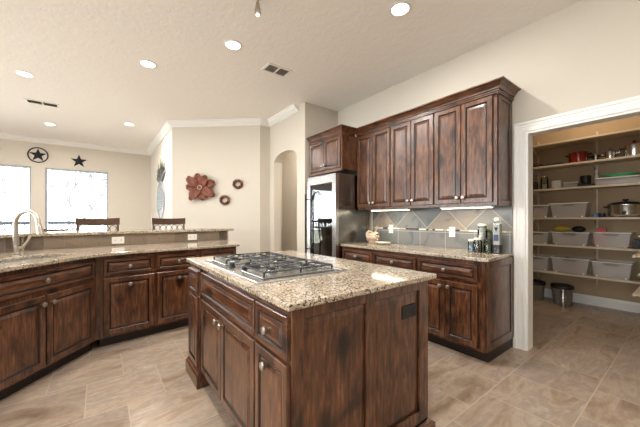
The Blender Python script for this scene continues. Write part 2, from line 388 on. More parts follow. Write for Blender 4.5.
# left wall; its four unseen windows are added for daylight and reflections
w = MB(); ys = [-3.2]; lw = [(-2.1, -.3), (.7, 2.5), (3.5, 5.3), (6.1, 7.9)]
for a, b in lw: ys += [a, b]
ys.append(YF)
for i in range(0, len(ys), 2): w.box(-5.7, -5.5, ys[i], ys[i+1], 0, CZ)
for a, b in lw: w.box(-5.7, -5.5, a, b, 0, .4); w.box(-5.7, -5.5, a, b, 2.4, CZ)
struct(w.build('wall_left', 'wall'))
for i, (a, b) in enumerate(lw):
    f = MB(); t = .04
    f.box(-5.64, -5.58, a, a+t, .4, 2.4).box(-5.64, -5.58, b-t, b, .4, 2.4).box(-5.64, -5.58, a+t, b-t, .4, .4+t).box(-5.64, -5.58, a+t, b-t, 2.4-t, 2.4)
    fo = struct(f.build('window_%d' % (i+4), 'frame'))
    MB().box(-5.612, -5.606, a+t, b-t, .4+t, 2.4-t).build('pane', 'pane', fo)
struct(MB().box(-5.5, 5.9, -3.2, -3.0, 0, CZ).build('wall_near', 'wall'))
# right wall with pantry opening
OY0, OY1, OZ = .05, 1.008, 2.07
struct(MB().box(XR, XR+.12, -3.0, OY0, 0, CZ).box(XR, XR+.12, OY1, 3.75, 0, CZ).box(XR, XR+.12, OY0, OY1, OZ, CZ).build('wall_right', 'wall'))
# return wall beside the refrigerator, arch wall, corner wall, diagonal wall, window side wall
struct(MB().box(2.54, XR+.12, 3.75, 3.87, 0, CZ).build('wall_refrigerator', 'wall'))
def arch_wall():
    m = MB(); x0, x1 = 2.54, 2.68; ya, yb = 3.98, 4.765
    m.box(x0, x1, 3.87, ya, 0, CZ); m.box(x0, x1, yb, 4.93, 0, CZ)
    n = 14; zs = 2.30; rise = .18; pts = []
    for k in range(n+1):
        y = ya+(yb-ya)*k/n; u = 2*k/n-1; pts.append((y, zs+rise*math.sqrt(max(0, 1-u*u*.92)) - rise*math.sqrt(.08)))
    for k in range(n):
        (y0, z0), (y1, z1) = pts[k], pts[k+1]
        m.add([(x0, y0, z0), (x1, y0, z0), (x1, y1, z1), (x0, y1, z1), (x0, y0, CZ), (x1, y0, CZ), (x1, y1, CZ), (x0, y1, CZ)],
              [(0, 3, 2, 1), (4, 5, 6, 7), (0, 1, 5, 4) if k == 0 else (0, 1, 5, 4), (1, 2, 6, 5), (2, 3, 7, 6), (3, 0, 4, 7)])
    return m
struct(arch_wall().build('wall_arch', 'wall'))
struct(MB().prism([(2.34, 4.93), (2.68, 4.93), (2.68, 5.07), (2.40, 5.07)], 0, CZ).build('wall_corner', 'wall'))
struct(MB().prism([(2.34, 4.93), (2.40, 5.07), (1.21, 6.12), (1.07, 6.06)], 0, CZ).build('wall_diagonal', 'wall'))
struct(MB().prism([(1.07, 6.06), (1.21, 6.12), (1.21, YF), (1.07, YF)], 0, CZ).build('wall_side', 'wall'))
# hall behind the arch
struct(MB().box(2.68, 3.56, 6.0, 6.12, 0, CZ).box(3.42, 3.54, 3.87, 6.0, 0, CZ).box(2.56, 2.68, 5.07, 6.12, 0, CZ).build('wall_hall', 'wall'))
# pantry
PX = 5.68
struct(MB().box(PX, PX+.12, -.25, 2.12, 0, CZ).build('wall_pantry_far', 'pantry_wall'))
struct(MB().box(XR+.12, PX, 2.0, 2.12, 0, CZ).build('wall_pantry_left', 'pantry_wall'))
struct(MB().box(XR+.12, PX, -.12, 0, 0, CZ).build('wall_pantry_right', 'pantry_wall'))
# crown moulding
crown = [(0, 0), (.10, 0), (.10, -.015), (.085, -.022), (.07, -.045), (.035, -.075), (.018, -.085), (.018, -.10), (0, -.10)]
cr = sweep([(-5.5, YF), (1.07, YF), (1.07, 6.06), (2.34, 4.93), (2.54, 4.93), (2.54, 3.92)], crown, -1, lambda x, y, h: (x, y, CZ+h))
struct(fixn(cr.build('trim_1', 'white')))
# pantry door casing, jamb liner
cas = [(w_*.86, d_*.8) for w_, d_ in [(0, 0), (0, .014), (.010, .019), (.022, .016), (.050, .016), (.056, .020), (.078, .020), (.086, .028), (.104, .030), (.112, .024), (.112, 0)]]
def casing():
    path = [(OY1, 0), (OY1, OZ), (OY0, OZ), (OY0, 0)]; out = [(1, 0), (1, 1), (-1, 1), (-1, 0)]
    vs = []; fs = []; k = len(cas)
    for (y, z), (oy, oz) in zip(path, out):
        for wd, d in cas: vs.append((XR-d, y+oy*wd, z+oz*wd))
    for i in range(3):
        for j in range(k): fs.append((i*k+j, i*k+(j+1) % k, (i+1)*k+(j+1) % k, (i+1)*k+j))
    fs += [tuple(range(k)), tuple(3*k+j for j in range(k-1, -1, -1))]
    return MB().add(vs, fs)
struct(fixn(casing().build('trim_2', 'white')))
struct(MB().box(XR-.004, XR+.125, OY1-.018, OY1-.0005, 0, OZ-.0005).box(XR-.004, XR+.125, OY0+.0005, OY0+.018, 0, OZ-.0005).box(XR-.004, XR+.125, OY0+.018, OY1-.018, OZ-.018, OZ-.0005).build('trim_3', 'white'))
base = [(0, 0), (.014, 0), (.014, .10), (.009, .12), (.006, .135), (0, .135)]
b = sweep([(XR+.12, 0.0), (PX, 0.0), (PX, 2.0), (XR+.12, 2.0)], base, 1, lambda x, y, h: (x, y, h)); struct(fixn(b.build('baseboard_pantry', 'white')))
b = sweep([(XR, 1.105), (XR, 1.112)], base, 1, lambda x, y, h: (x, y, h)); struct(fixn(b.build('baseboard_right', 'white')))
struct(MB().box(PX-.0, PX+.001, 0, 2.0, .135, .14).build('trim_4', 'white')) if 0 else None

# ================================================================== OUTSIDE
struct(MB().box(-40, 30, 13.4, 60, -1.6, -1.5).build('ground', 'ground'))
struct(MB().box(-9, 8, 9.27, 13.2, -.25, -.1).build('deck', 'deck'))
r = thing('deck_railing', 'dark metal deck railing with thin balusters outside the windows', 'railing', (-1.5, 11.5, -.1))
MB().box(-5, 5, -.05, .05, 1.19, 1.28).build('top_rail', 'rail', r); MB().box(-5, 5, -.02, .02, .12, .16).build('bottom_rail', 'rail', r)
for x in (-5, -2.5, 0, 2.5, 5): MB().box(x-.045, x+.045, -.045, .045, 0, 1.3).build('post', 'rail', r)
for k in range(75): MB().box(-4.9+k*.13-.012, -4.9+k*.13+.012, -.012, .012, .16, 1.19).build('baluster', 'rail', r)
def tree(x, y, h, lab, seed):
    R = random.Random(seed); root = thing('tree', lab, 'tree', (x, y, -1.5), 0, 'trees beyond the deck')
    tb = MB(); tips = []
    def br(p, d, r, L, lvl):
        q = p+d*L*.5+Vector((R.uniform(-.1, .1), R.uniform(-.1, .1), 0))*L; e = p+d*L
        tb.tube([p, q, e], [r, r*.8, r*.6], 6)
        if lvl == 0: tips.append(e); return
        for _ in range(3):
            nd = (d+Vector((R.uniform(-.8, .8), R.uniform(-.8, .8), R.uniform(-.1, .6)))).normalized()
            br(e, nd, r*.6, L*.68, lvl-1)
    br(Vector((0, 0, 0)), Vector((R.uniform(-.1, .1), 0, 1)).normalized(), .13, h*.33, 4)
    tb.build('trunk', 'bark', root, smooth=True)
    lb = MB()
    for t in tips:
        for _ in range(22):
            c = t+Vector((R.gauss(0, .45), R.gauss(0, .45), R.gauss(0, .4))); a = R.uniform(0, 6.3); s = R.uniform(.05, .11)
            u = Vector((math.cos(a), math.sin(a), R.uniform(-.6, .6)))*s; v = Vector((-math.sin(a)*.5, math.cos(a)*.5, R.uniform(-.8, .8)))*s*.6
            lb.add([tuple(c-u), tuple(c+v), tuple(c+u), tuple(c-v)], [(0, 1, 2, 3)])
    lb.build('leaves', 'leaf', root)
tree(-6.2, 19, 6.5, 'pale branching tree seen through the left window', 1)
tree(-1.2, 17.5, 6.2, 'pale branching tree centred in the window under the bare star', 2)
tree(-4.4, 24, 7, 'slender pale tree behind the pier between the two windows', 3)
tree(1.6, 21.5, 7, 'pale tree at the right edge of the window under the bare star', 4)

# ================================================================== CABINETRY
def knob(parent, x, z, y=0):
    return MB().lathe([(.0075, 0), (.0075, .010), (.011, .013), (.0175, .018), (.0195, .025), (.0165, .032), (.008, .035)], (x, y, z), 16, ax='-y').build('knob', 'nickel', parent, smooth=True)
def front(kind, root, x0, x1, z0, z1, knobs=(), mat=None, st=.052, y=0):
    """raised panel door or drawer front lying on y, facing -y; knobs = [(x, z)]"""
    if kind == 'drawer': st = .034
    t = .02
    pf = [(0, y-t+.004, 0), (.004, y-t, 0), (st-.008, y-t, 0), (st-.004, y-t+.004, 1), (st, y-t+.010, 1), (st+.004, y-t+.010, 1), (st+.007, y-t+.006, 1), (st+.028, y-t+.001, 0), (st+.030, y-t, 0)]
    if (z1-z0) < 2*(st+.03)+.01: pf = pf[:5]+[(st+.006, y-t+.005, 1), (st+.014, y-t+.003, 0)]
    if (x1-x0) < 2*(st+.03)+.01: pf = [(0, y-t+.004, 0), (.004, y-t, 0), (.03, y-t, 0), (.033, y-t+.008, 1), (.036, y-t+.006, 1), (.046, y-t+.002, 0)]
    m = MB(); m.panel(x0, x1, z0, z1, pf, y-.0005)
    o = m.build(kind, [mat or ('wood_h' if kind == 'drawer' else 'wood_v'), 'glaze'], root)
    for kx, kz in knobs: knob(o, kx, kz, y-t)
    return o
def carcass(root, w, d, z0, z1, toe=True, name='carcass', mat='wood_v'):
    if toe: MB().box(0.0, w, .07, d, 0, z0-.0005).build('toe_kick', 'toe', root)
    return MB().box(0, w, .018, d, z0, z1).build(name, [mat], root)
def faceframe(root, w, z0, z1, bars, stiles, mat='wood_v'):
    m = MB()
    for a, b in stiles: m.box(a, b, 0, .0175, z0, z1)
    for (a, b, p, q) in bars: m.box(a+.001, b-.001, .0006, .0172, p, q)
    return m.build('face_frame', mat, root)
ZD0, ZD1 = .695, .845       # drawer fronts
def base_cab(name, label, loc, rotz, w, d, fronts, ztop=.884, group=None, toe=True, drop=.118):
    root = thing(name, label, 'cabinet', loc, rotz, group)
    carcass(root, w, d, .10, ztop, toe)
    faceframe(root, w, .10, ztop, [(0, w, .10, .13), (0, w, .64, .70), (0, w, ztop-.04, ztop)], [(0, .035), (w-.035, w), (w/2-.02, w/2+.02)])
    for f in fronts: front(f[0], root, *f[1:])
    return root
RW = -PI/2
# --- right wall run, facing -X, front at X=2.60; local x = 2.95-Y
XB = 2.605; CT = .884
gr = 'base cabinets along the right wall'
base_cab('base_cabinet', 'short wooden base cabinet right beside the glass-door refrigerator', (XB, 2.945, 0), RW, .57, XR-XB-.003,
         [('drawer', .03, .555, ZD0, ZD1, [(.29, .77)]), ('door', .03, .287, .125, .665, [(.25, .61)]), ('door', .295, .555, .125, .665, [(.33, .61)])], group=gr)
base_cab('base_cabinet', 'middle base cabinet of the right wall, behind the island corner', (XB, 2.374, 0), RW, .60, XR-XB-.003,
         [('drawer', .015, .585, ZD0, ZD1, [(.30, .77)]), ('door', .015, .297, .125, .665, [(.26, .61)]), ('door', .303, .585, .125, .665, [(.34, .61)])], group=gr)
c3 = base_cab('base_cabinet', 'end base cabinet nearest the pantry opening with paneled side', (XB, 1.773, 0), RW, .655, XR-XB-.003,
         [('drawer', .015, .60, ZD0, ZD1, [(.305, .77)]), ('door', .015, .304, .125, .665, [(.268, .615)]), ('door', .31, .60, .125, .665, [(.347, .615)])], group=gr)
def side_panel(root, x, d, z0, z1, st=.07, name='end_panel'):
    """framed panel facing local +x"""
    m = MB().tr(Matrix.Translation((x, 0, 0)) @ Matrix.Rotation(PI/2, 4, 'Z'))
    m.panel(.02, d, z0, z1, [(0, -.012, 0), (st-.004, -.012, 0), (st, -.006, 1), (st+.006, -.004, 1)], -.0005)
    return m.build(name, ['wood_v', 'glaze'], root)
side_panel(c3, .655, XR-XB-.006, .10, .883)
# worktop along the right wall
slab('countertop', [(2.572, 1.075), (XR-.006, 1.115), (XR-.006, 2.945), (2.572, 2.945)], [], .8845, .915, 'granite')
tag(bpy.data.objects['countertop'], 'speckled granite countertop on the right wall under the wall cabinets', 'countertop')

# --- island
IX0, IX1, IY0, IY1 = .608, 1.56, .99, 2.55
isl = thing('kitchen_island', 'knotty wood kitchen island with drawers, doors and paneled end', 'kitchen island', (0, 0, 0))
MB().box(IX0+.018, IX1-.018, IY0+.018, IY1-.018, .10, .883).build('carcass', 'wood_v', isl)
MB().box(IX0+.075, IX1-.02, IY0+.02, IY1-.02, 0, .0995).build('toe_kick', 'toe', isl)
def ifront(kind, y_hi, y_lo, z0, z1, knobs, off=0):
    """front on the island's long side facing -X, spans y_hi..y_lo"""
    st = .034 if kind == 'drawer' else .052; t = .02; w = y_hi-y_lo
    if w < .33 and kind == 'door': st = .045
    m = MB()
    pf = [(0, -t+.004, 0), (.004, -t, 0), (st-.008, -t, 0), (st-.004, -t+.004, 1), (st, -t+.010, 1), (st+.004, -t+.010, 1), (st+.007, -t+.006, 1), (st+.024, -t+.001, 0), (st+.026, -t, 0)]
    m.panel(0, w, z0, z1, pf, -.0005)
    o = m.build(kind, ['wood_h' if kind == 'drawer' else 'wood_v', 'glaze'], isl, (IX0+off, y_hi, 0), RW)
    for ky, kz in knobs: knob(o, ky, kz, -t)
    return o
ff = MB()
for a, b in ((1.0078, 1.03), (1.285, 1.335), (2.225, 2.29), (2.51, 2.55)): ff.box(IX0, IX0+.0175, a, b, .10, .883)
for a, b in ((.10, .125), (.64, .69), (.85, .883)): ff.box(IX0+.0006, IX0+.0175, 1.03, 2.51, a, b)
ff.box(IX0, IX0+.0175, 1.785, 1.81, .125, .64)
ff.build('face_frame', 'wood_v', isl)
ifront('drawer', 1.297, 1.0, .675, .853, [(.148, .762)])
ifront('door', 1.297, 1.0, .115, .655, [(.13, .60)])
ifront('drawer', 2.25, 1.312, .675, .853, [])
ifront('door', 1.794, 1.312, .115, .655, [(.045, .60)])
ifront('door', 2.25, 1.80, .115, .655, [(.405, .60)])
ifront('drawer', 2.53, 2.275, .675, .853, [], -.022)
ifront('door', 2.53, 2.275, .135, .655, [], -.022)
MB().box(IX0-.022, IX0-.0005, 2.253, 2.55, .10, .883).build('pilaster', 'wood_v', isl)
bp = [(0, 0), (.03, 0), (.03, .085), (.022, .095), (.018, .108), (.006, .118), (0, .12)]
b = sweep([(.66, 2.255), (IX0-.022, 2.255), (IX0-.022, 2.55), (.70, 2.55)], bp, 1, lambda x, y, h: (x, y, h)); fixn(b.build('base_molding', 'wood_y', isl))
# paneled end facing the camera side
e = MB()
for a, b in ((IX0, .666), (1.035, 1.098), (1.475, IX1)): e.box(a, b, IY0, IY0+.0175, .06, .883)
e.box(.666, 1.035, IY0, IY0+.0175, .06, .13).box(.666, 1.035, IY0, IY0+.0175, .835, .883)
e.box(1.098, 1.475, IY0, IY0+.0175, .06, .13).box(1.098, 1.475, IY0, IY0+.0175, .835, .883)
e.build('end_frame', 'wood_v', isl, bevel=.002)
for a, b in ((.666, 1.035), (1.098, 1.475)):
    m = MB(); m.panel(a+.0005, b-.0005, .1305, .8345, [(0, IY0+.012, 1), (.006, IY0+.013, 1), (.03, IY0+.008, 0)], IY0+.0175); m.build('end_panel', ['wood_v', 'glaze'], isl)
b = sweep([(IX0, IY0), (IX1, IY0), (IX1, IY1)], bp, -1, lambda x, y, h: (x, y, h*.42)); fixn(b.build('base_molding', 'wood_h', isl))
MB().box(IX1-.0175, IX1, IY0+.0178, IY1, .06, .883).build('back_panel', 'wood_v', isl)
MB().box(IX0+.001, IX1-.0178, IY1-.0175, IY1, .10, .883).build('far_end_panel', 'wood_v', isl)
slab('countertop', [(.578, .968), (1.62, .968), (1.62, 2.66), (.578, 2.66)], [], .8838, .914, 'granite')
tag(bpy.data.objects['countertop.001'], 'speckled granite slab topping the island under the gas cooktop', 'countertop')

# --- peninsula
PO = Vector((-.03, 3.46, 0)); A1 = math.radians(7); A2 = math.radians(52)
def loc1(x, y, z=0): return (PO.x+x*math.cos(A1)-y*math.sin(A1), PO.y+x*math.sin(A1)+y*math.cos(A1), z)
def loc2(x, y, z=0): return (PO.x+x*math.cos(A2)-y*math.sin(A2), PO.y+x*math.sin(A2)+y*math.cos(A2), z)
PT = .894
gp = 'base cabinets of the peninsula'
base_cab('base_cabinet', 'peninsula cabinet just right of the bend with one drawer over one door', loc1(.028, 0), A1, .462, .62,
         [('drawer', .018, .446, .70, .858, [(.232, .778)]), ('door', .018, .446, .125, .672, [(.232, .60)])], PT, gp)
base_cab('base_cabinet', 'peninsula cabinet partly behind the island corner', loc1(.4905, 0), A1, .47, .62,
         [('drawer', .018, .452, .70, .858, [(.232, .778)]), ('door', .018, .452, .125, .672, [(.232, .60)])], PT, gp)
base_cab('base_cabinet', 'last peninsula cabinet at its right end behind the island', loc1(.961, 0), A1, .47, .62,
         [('drawer', .018, .452, .70, .858, [(.235, .778)]), ('door', .018, .452, .125, .672, [(.235, .60)])], PT, gp)
fl = MB().box(-.014, .0275, -.004, .05, .10, PT).build('filler_post', 'wood_v', None, loc1(0, 0), A1); tag(fl, 'narrow dark wood post filling the bend of the peninsula cabinets', 'cabinet filler')
sinkc = thing('sink_cabinet', 'wide diagonal sink cabinet left of the bend with two doors', 'cabinet', loc2(-1.01, 0), A2, gp)
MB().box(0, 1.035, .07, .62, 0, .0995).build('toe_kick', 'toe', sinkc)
MB().box(0, .02, .018, .60, .10, PT).box(.96, .98, .018, .60, .10, PT).box(.02, .96, .018, .60, .10, .12).box(.02, .96, .59, .60, .12, PT).build('carcass', 'wood_v', sinkc)
faceframe(sinkc, .99, .10, PT, [(0, .985, .10, .13), (0, .985, .64, .71), (0, .985, PT-.04, PT)], [(0, .035), (.945, .985), (.45, .49)])
front('drawer', sinkc, .03, .962, .70, .858, [(.475, .778)])
front('door', sinkc, .03, .485, .118, .66, [(.448, .60)]); front('door', sinkc, .497, .962, .118, .66, [(.528, .60)])
more = base_cab('base_cabinet', 'diagonal peninsula cabinet at the left edge, mostly out of frame', loc2(-1.62, 0), A2, .608, .62,
         [('drawer', .018, .59, .70, .858, [(.3, .778)]), ('door', .018, .59, .125, .672, [(.54, .60)])], PT, gp)
# worktop of the peninsula: front edge curves at the bend
RB = (-.64, 4.17)      # bend of the riser
def rl1(x, y): return (RB[0]+x*math.cos(A1)-y*math.sin(A1), RB[1]+x*math.sin(A1)+y*math.cos(A1))
def rl2(x, y): return (RB[0]+x*math.cos(A2)-y*math.sin(A2), RB[1]+x*math.sin(A2)+y*math.cos(A2))
fe = []
p0, p1, p2 = loc2(-.28, -.04)[:2], (PO.x+.035*.5+.012, PO.y-.05), loc1(.30, -.04)[:2]
for k in range(9):
    t = k/8; fe.append(((1-t)**2*p0[0]+2*t*(1-t)*p1[0]+t*t*p2[0], (1-t)**2*p0[1]+2*t*(1-t)*p1[1]+t*t*p2[1]))
outer = [loc2(-1.66, -.04)[:2]]+fe+[loc1(1.42, -.04)[:2], loc1(1.465, -.03)[:2], loc1(1.48, .0)[:2], rl1(2.24, -.003), rl1(0.0, -.003), rl2(-1.60, -.003)]
S0, S1, T0, T1 = -.80, -.07, .13, .46
hole = [loc2(S0, T0)[:2], loc2(S1, T0)[:2], loc2(S1, T1)[:2], loc2(S0, T1)[:2]]
o = slab('countertop', outer, [hole], PT+.0005, .925, 'granite')
tag(o, 'long speckled granite countertop bending along the peninsula around the sink', 'countertop')
# sink bowl
sk = MB(); zt = PT-.0005; zb = .70
for (a, b, c, d) in ((S0-.01, S1+.01, T0-.02, T0-.012), (S0-.01, S1+.01, T1+.012, T1+.02)): sk.box(a, b, c, d, zb, zt)
sk.box(S0-.018, S0-.01, T0-.02, T1+.02, zb, zt).box(S1+.01, S1+.018, T0-.02, T1+.02, zb, zt).box(S0-.018, S1+.018, T0-.02, T1+.02, zb-.008, zb)
o = sk.build('sink', 'sink_steel', None, loc2(0, 0), A2); tag(o, 'undermount stainless steel sink in the diagonal peninsula counter', 'sink')
# riser wall (structure), tile facing and bar top
struct(MB().prism([rl1(2.205, .02), rl1(2.205, .13), rl1(-.05*0, .13), rl1(0, .02)], 0, 1.0645).build('wall_peninsula_long', 'wall'))
struct(MB().prism([rl1(0, .02), rl1(0, .13), rl2(-1.6, .13), rl2(-1.6, .02)], 0, 1.0645).build('wall_peninsula_short', 'wall'))
M1 = MB(); M1.box(.012, 2.205, 0, .0195, .926, 1.0645); tl = M1.build('riser_tile', 'riser', None, (*RB, 0), A1); tag(tl, 'grey stone tile riser facing the long peninsula counter below the bar', 'backsplash')
M1 = MB(); M1.box(-1.6, -.012, 0, .0195, .926, 1.0645); tl = M1.build('riser_tile', 'riser', None, (*RB, 0), A2); tag(tl, 'short grey stone tile riser left of the faucet', 'backsplash')
o = MB().box(2.206, 2.23, -.002, .13, .926, 1.0645).build('riser_end_cap', 'granite', None, (*RB, 0), A1); tag(o, 'granite end cap closing the right end of the tile riser', 'trim piece')
o = MB().prism([rl1(.0115, -.006), rl1(.0115, .019), rl2(-.0115, .019), rl2(-.0115, -.006)], .926, 1.0645).build('riser_corner_strip', 'granite'); tag(o, 'light stone strip covering the riser corner behind the faucet', 'trim piece')
o = slab('bar_countertop', [rl1(2.31, -.03), rl1(2.31, .42), rl1(-.20, .42), rl2(-1.62, .42), rl2(-1.62, -.03), rl1(0.012, -.035)], [], 1.065, 1.10, 'granite')
tag(o, 'raised granite bar top running along the back of the peninsula', 'bar top')
def outlet(label, loc, rotz, w, h, mat, sockets, parent=None, group=None):
    r_ = thing('outlet', label, 'electrical outlet', loc, rotz, group)
    MB().box(-w/2, w/2, -.006, -.0003, -h/2, h/2).build('cover_plate', mat, r_, bevel=.0015)
    for sx, sz in sockets:
        MB().box(sx-.014, sx+.014, -.0075, -.0062, sz-.014, sz+.014).build('socket', mat, r_)
        s = MB().box(sx-.007, sx-.004, -.0078, -.0076, sz-.006, sz+.008).box(sx+.004, sx+.007, -.0078, -.0076, sz-.006, sz+.008); s.build('slot', 'black', r_)
    return r_
outlet('white outlet on the tile riser, the one below the left bar stool', (*rl1(.808, 0), .99), A1, .125, .082, 'white2', [(-.03, 0), (.03, 0)], group='outlets on the tile riser')
outlet('white outlet on the tile riser near its right end', (*rl1(1.685, 0), .99), A1, .125, .082, 'white2', [(-.03, 0), (.03, 0)], group='outlets on the tile riser')
outlet('black outlet on the paneled end of the island', (1.381, IY0+.0075, .729), 0, .122, .072, 'black', [(-.03, 0), (.03, 0)])

# --- wall cabinets on the right wall, face X=2.89
XU = 2.895; UZ0, UZ1 = 1.375, 2.405
def wall_cab(label, y_hi, y_lo, doors, end=False):
    root = thing('wall_cabinet', label, 'cabinet', (XU, y_hi, 0), RW, 'wall cabinets above the right counter'); w = y_hi-y_lo; d = XR-XU-.003
    MB().box(0, w, .018, d, UZ0, UZ1).build('carcass', 'wood_v', root)
    faceframe(root, w, UZ0, UZ1, [(0, w, UZ0, UZ0+.035), (0, w, UZ1-.03, UZ1)], [(0, .03), (w-.03, w), (w/2-.015, w/2+.015)])
    for i, (a, b) in enumerate(doors):
        kx = b-.028 if i == 0 else a+.028
        front('door', root, y_hi-a if 0 else a, b, UZ0+.03, UZ1-.012, [(kx, UZ0+.085)])
    if end: side_panel(root, w, d, UZ0, UZ1, .05)
    return root
wall_cab('tall knotty wall cabinet right beside the over-refrigerator cabinet', 2.935, 2.350, [(.0, .282), (.288, .575)])
wall_cab('middle tall wall cabinet above the granite counter', 2.349, 1.756, [(.006, .297), (.303, .586)])
wall_cab('tall wall cabinet nearest the pantry with exposed paneled side', 1.755, 1.135, [(.006, .290), (.296, .586)], True)
cp = [(0, -.022), (.010, -.022), (.010, -.008), (.017, -.004), (.017, .004), (.009, .008), (.009, .016), (.02, .02), (.022, .028), (.03, .045), (.05, .068), (.068, .078), (.074, .08), (.074, .092), (0, .092)]
b = sweep([(XR-.003, 1.118), (XU-.021, 1.118), (XU-.021, 2.849)], cp, 1, lambda x, y, h: (x, y, UZ1+.0226+h)) if 0 else sweep([(XR-.003, 1.122), (XU-.021, 1.122), (XU-.021, 2.9385)], cp, 1, lambda x, y, h: (x, y, UZ1+.0105+h*.9))
o = fixn(b.build('crown_molding', 'wood_y')); tag(o, 'stained wood crown molding along the top of the right wall cabinets', 'molding')
# cabinet above the refrigerator
FX = 2.60
fc = thing('refrigerator_cabinet', 'small two-door wall cabinet mounted above the glass-door refrigerator', 'cabinet', (FX, 3.70, 0), RW)
w = .76; d = XR-FX-.003
MB().box(0, w, .018, d, 1.93, 2.405).build('carcass', 'wood_v', fc)
faceframe(fc, w, 1.93, 2.405, [(0, w, 1.93, 1.97), (0, w, 2.375, 2.405)], [(0, .04), (w-.04, w), (w/2-.015, w/2+.015)])
front('door', fc, .03, .377, 1.955, 2.385, [(.35, 2.02)], st=.045); front('door', fc, .383, .73, 1.955, 2.385, [(.41, 2.02)], st=.045)
b = sweep([(XU-.06, 2.94), (FX-.001, 2.94), (FX-.001, 3.70)], cp, 1, lambda x, y, h: (x, y, UZ1+.0105+h*.9)); o = fixn(b.build('crown_molding', 'wood_y', None))
o.location = (0, 0, 0); tag(o, 'short crown molding on the cabinet above the refrigerator', 'molding')
o = MB().box(FX-.02, FX+.02, 2.945, 3.70, 1.905, 1.9295).build('light_rail', 'wood_h', None); o.parent = None; tag(o, 'dark wood rail under the cabinet above the refrigerator', 'molding')

# --- refrigerator with glass door
fr = thing('refrigerator', 'tall stainless refrigerator with a framed glass door', 'refrigerator', (2.50, 3.63, 0), RW)
W_ = .67; D_ = .61; H_ = 1.868
f = MB(); f.box(0, .03, .06, D_, .09, H_).box(W_-.03, W_, .06, D_, .09, H_).box(.03, W_-.03, D_-.03, D_, .09, H_).box(.03, W_-.03, .06, D_-.03, H_-.05, H_).box(.03, W_-.03, .06, D_-.03, .09, .14)
f.build('body', 'steel_side', fr)
MB().box(.0305, W_-.0305, D_-.034, D_-.0305, .141, H_-.051).build('inner_back', 'cavity', fr)
MB().box(.02, W_-.02, .09, .5, 0, .0895).build('base_grille', 'black', fr)
dr = MB(); t0 = .075; dr.box(0, t0, 0, .058, .10, H_-.002).box(W_-t0, W_, 0, .058, .10, H_-.002).box(t0, W_-t0, 0, .058, .10, .20).box(t0, W_-t0, 0, .058, H_-.12, H_-.002)
do = dr.build('door', 'steel', fr, bevel=.003)
MB().box(t0, W_-t0, .02, .028, .20, H_-.12).build('glass_pane', 'fridge_glass', do)
hb = MB().tube([(.03, -.05, .72), (.03, -.05, 1.62)], .011, 10); hb.tube([(.03, -.002, .80), (.03, -.05, .80)], .008, 8); hb.tube([(.03, -.002, 1.54), (.03, -.05, 1.54)], .008, 8); hb.build('handle', 'black', do, smooth=True)
for z in (.45, .62, .79, .90, 1.02, 1.30, 1.52): MB().box(.032, W_-.032, .09, .55, z, z+.012).box(.034, W_-.034, .082, .0895, z-.006, z+.022).build('shelf', 'steel' if z < 1.1 else 'steel', fr)
for i, (x, z) in enumerate(((.14, .8025), (.27, .8025), (.42, .8025), (.55, .8025), (.16, .9125), (.33, .9125), (.50, .9125))):
    wx, wy = 2.50+.13, 3.63-x
    o = MB().lathe([(.014, 0), (.015, .07), (.018, .09), (.037, .13), (.038, .30), (.036, .303)], (0, 0, 0), 14, ax='x').build('wine_bottle', 'black_metal' if i % 2 else 'olive', None, (wx, wy, z+.0385), smooth=True)
    tag(o, 'dark wine bottle lying on a low shelf inside the refrigerator', 'bottle', 'wine bottles lying in the refrigerator')

# --- backsplash, mosaic, outlets, under cabinet lamps
SPX = XR-.009
bs = thing('backsplash', 'slate tile backsplash with diamond tiles between counter and wall cabinets', 'backsplash', (0, 0, 0))
MB().box(SPX, XR-.0005, 1.12, 2.94, 1.128, 1.3745).build('diamond_field', 'diamond', bs)
MB().box(SPX, XR-.0005, 1.12, 2.94, .9155, 1.110).build('square_field', 'square', bs)
mos = MB(); y = 1.123; k = 0; R = random.Random(3)
while y < 2.935:
    L = R.choice((.035, .05, .10, .10)); L = min(L, 2.94-y); mi = R.choice((0, 0, 0, 1, 2)) if L > .04 else 1
    mos.box(SPX-.001, XR-.0005, y, y+L-.004, 1.1105, 1.1275, mi); y += L
mos.build('mosaic_band', ['mos_w', 'mos_b', 'mos_t'], bs)
outlet('white outlet on the backsplash beside the driftwood ornament', (SPX-.0012, 2.60, 1.11), RW, .07, .115, 'white2', [(0, .025), (0, -.025)], group='outlets on the backsplash')
outlet('white outlet on the backsplash left of the jars', (SPX-.0012, 1.725, 1.10), RW, .07, .115, 'white2', [(0, .025), (0, -.025)], group='outlets on the backsplash')
for (ya, yb, lab) in ((2.14, 2.74, 'slim lamp under the wall cabinets near the refrigerator'), (1.20, 1.72, 'slim lamp under the wall cabinet nearest the pantry')):
    u = thing('undercabinet_light', lab, 'light fixture', (2.97, (ya+yb)/2, UZ0), 0, 'lamps under the wall cabinets'); L = (yb-ya)/2
    MB().box(-.03, .03, -L, L, -.016, -.0005).build('housing', 'white2', u)
    MB().box(-.022, .022, -L+.01, L-.01, -.0195, -.0165).build('diffuser', 'strip', u)
    ld = bpy.data.lights.new('undercabinet_glow', 'AREA'); ld.shape = 'RECTANGLE'; ld.size = .04; ld.size_y = 2*L-.04; ld.energy = UNDER_W*(L/.26); ld.color = (1, .84, .60)
    lo = bpy.data.objects.new('undercabinet_glow', ld); COL.objects.link(lo); lo.parent = u; lo.location = (0, 0, -.0215)

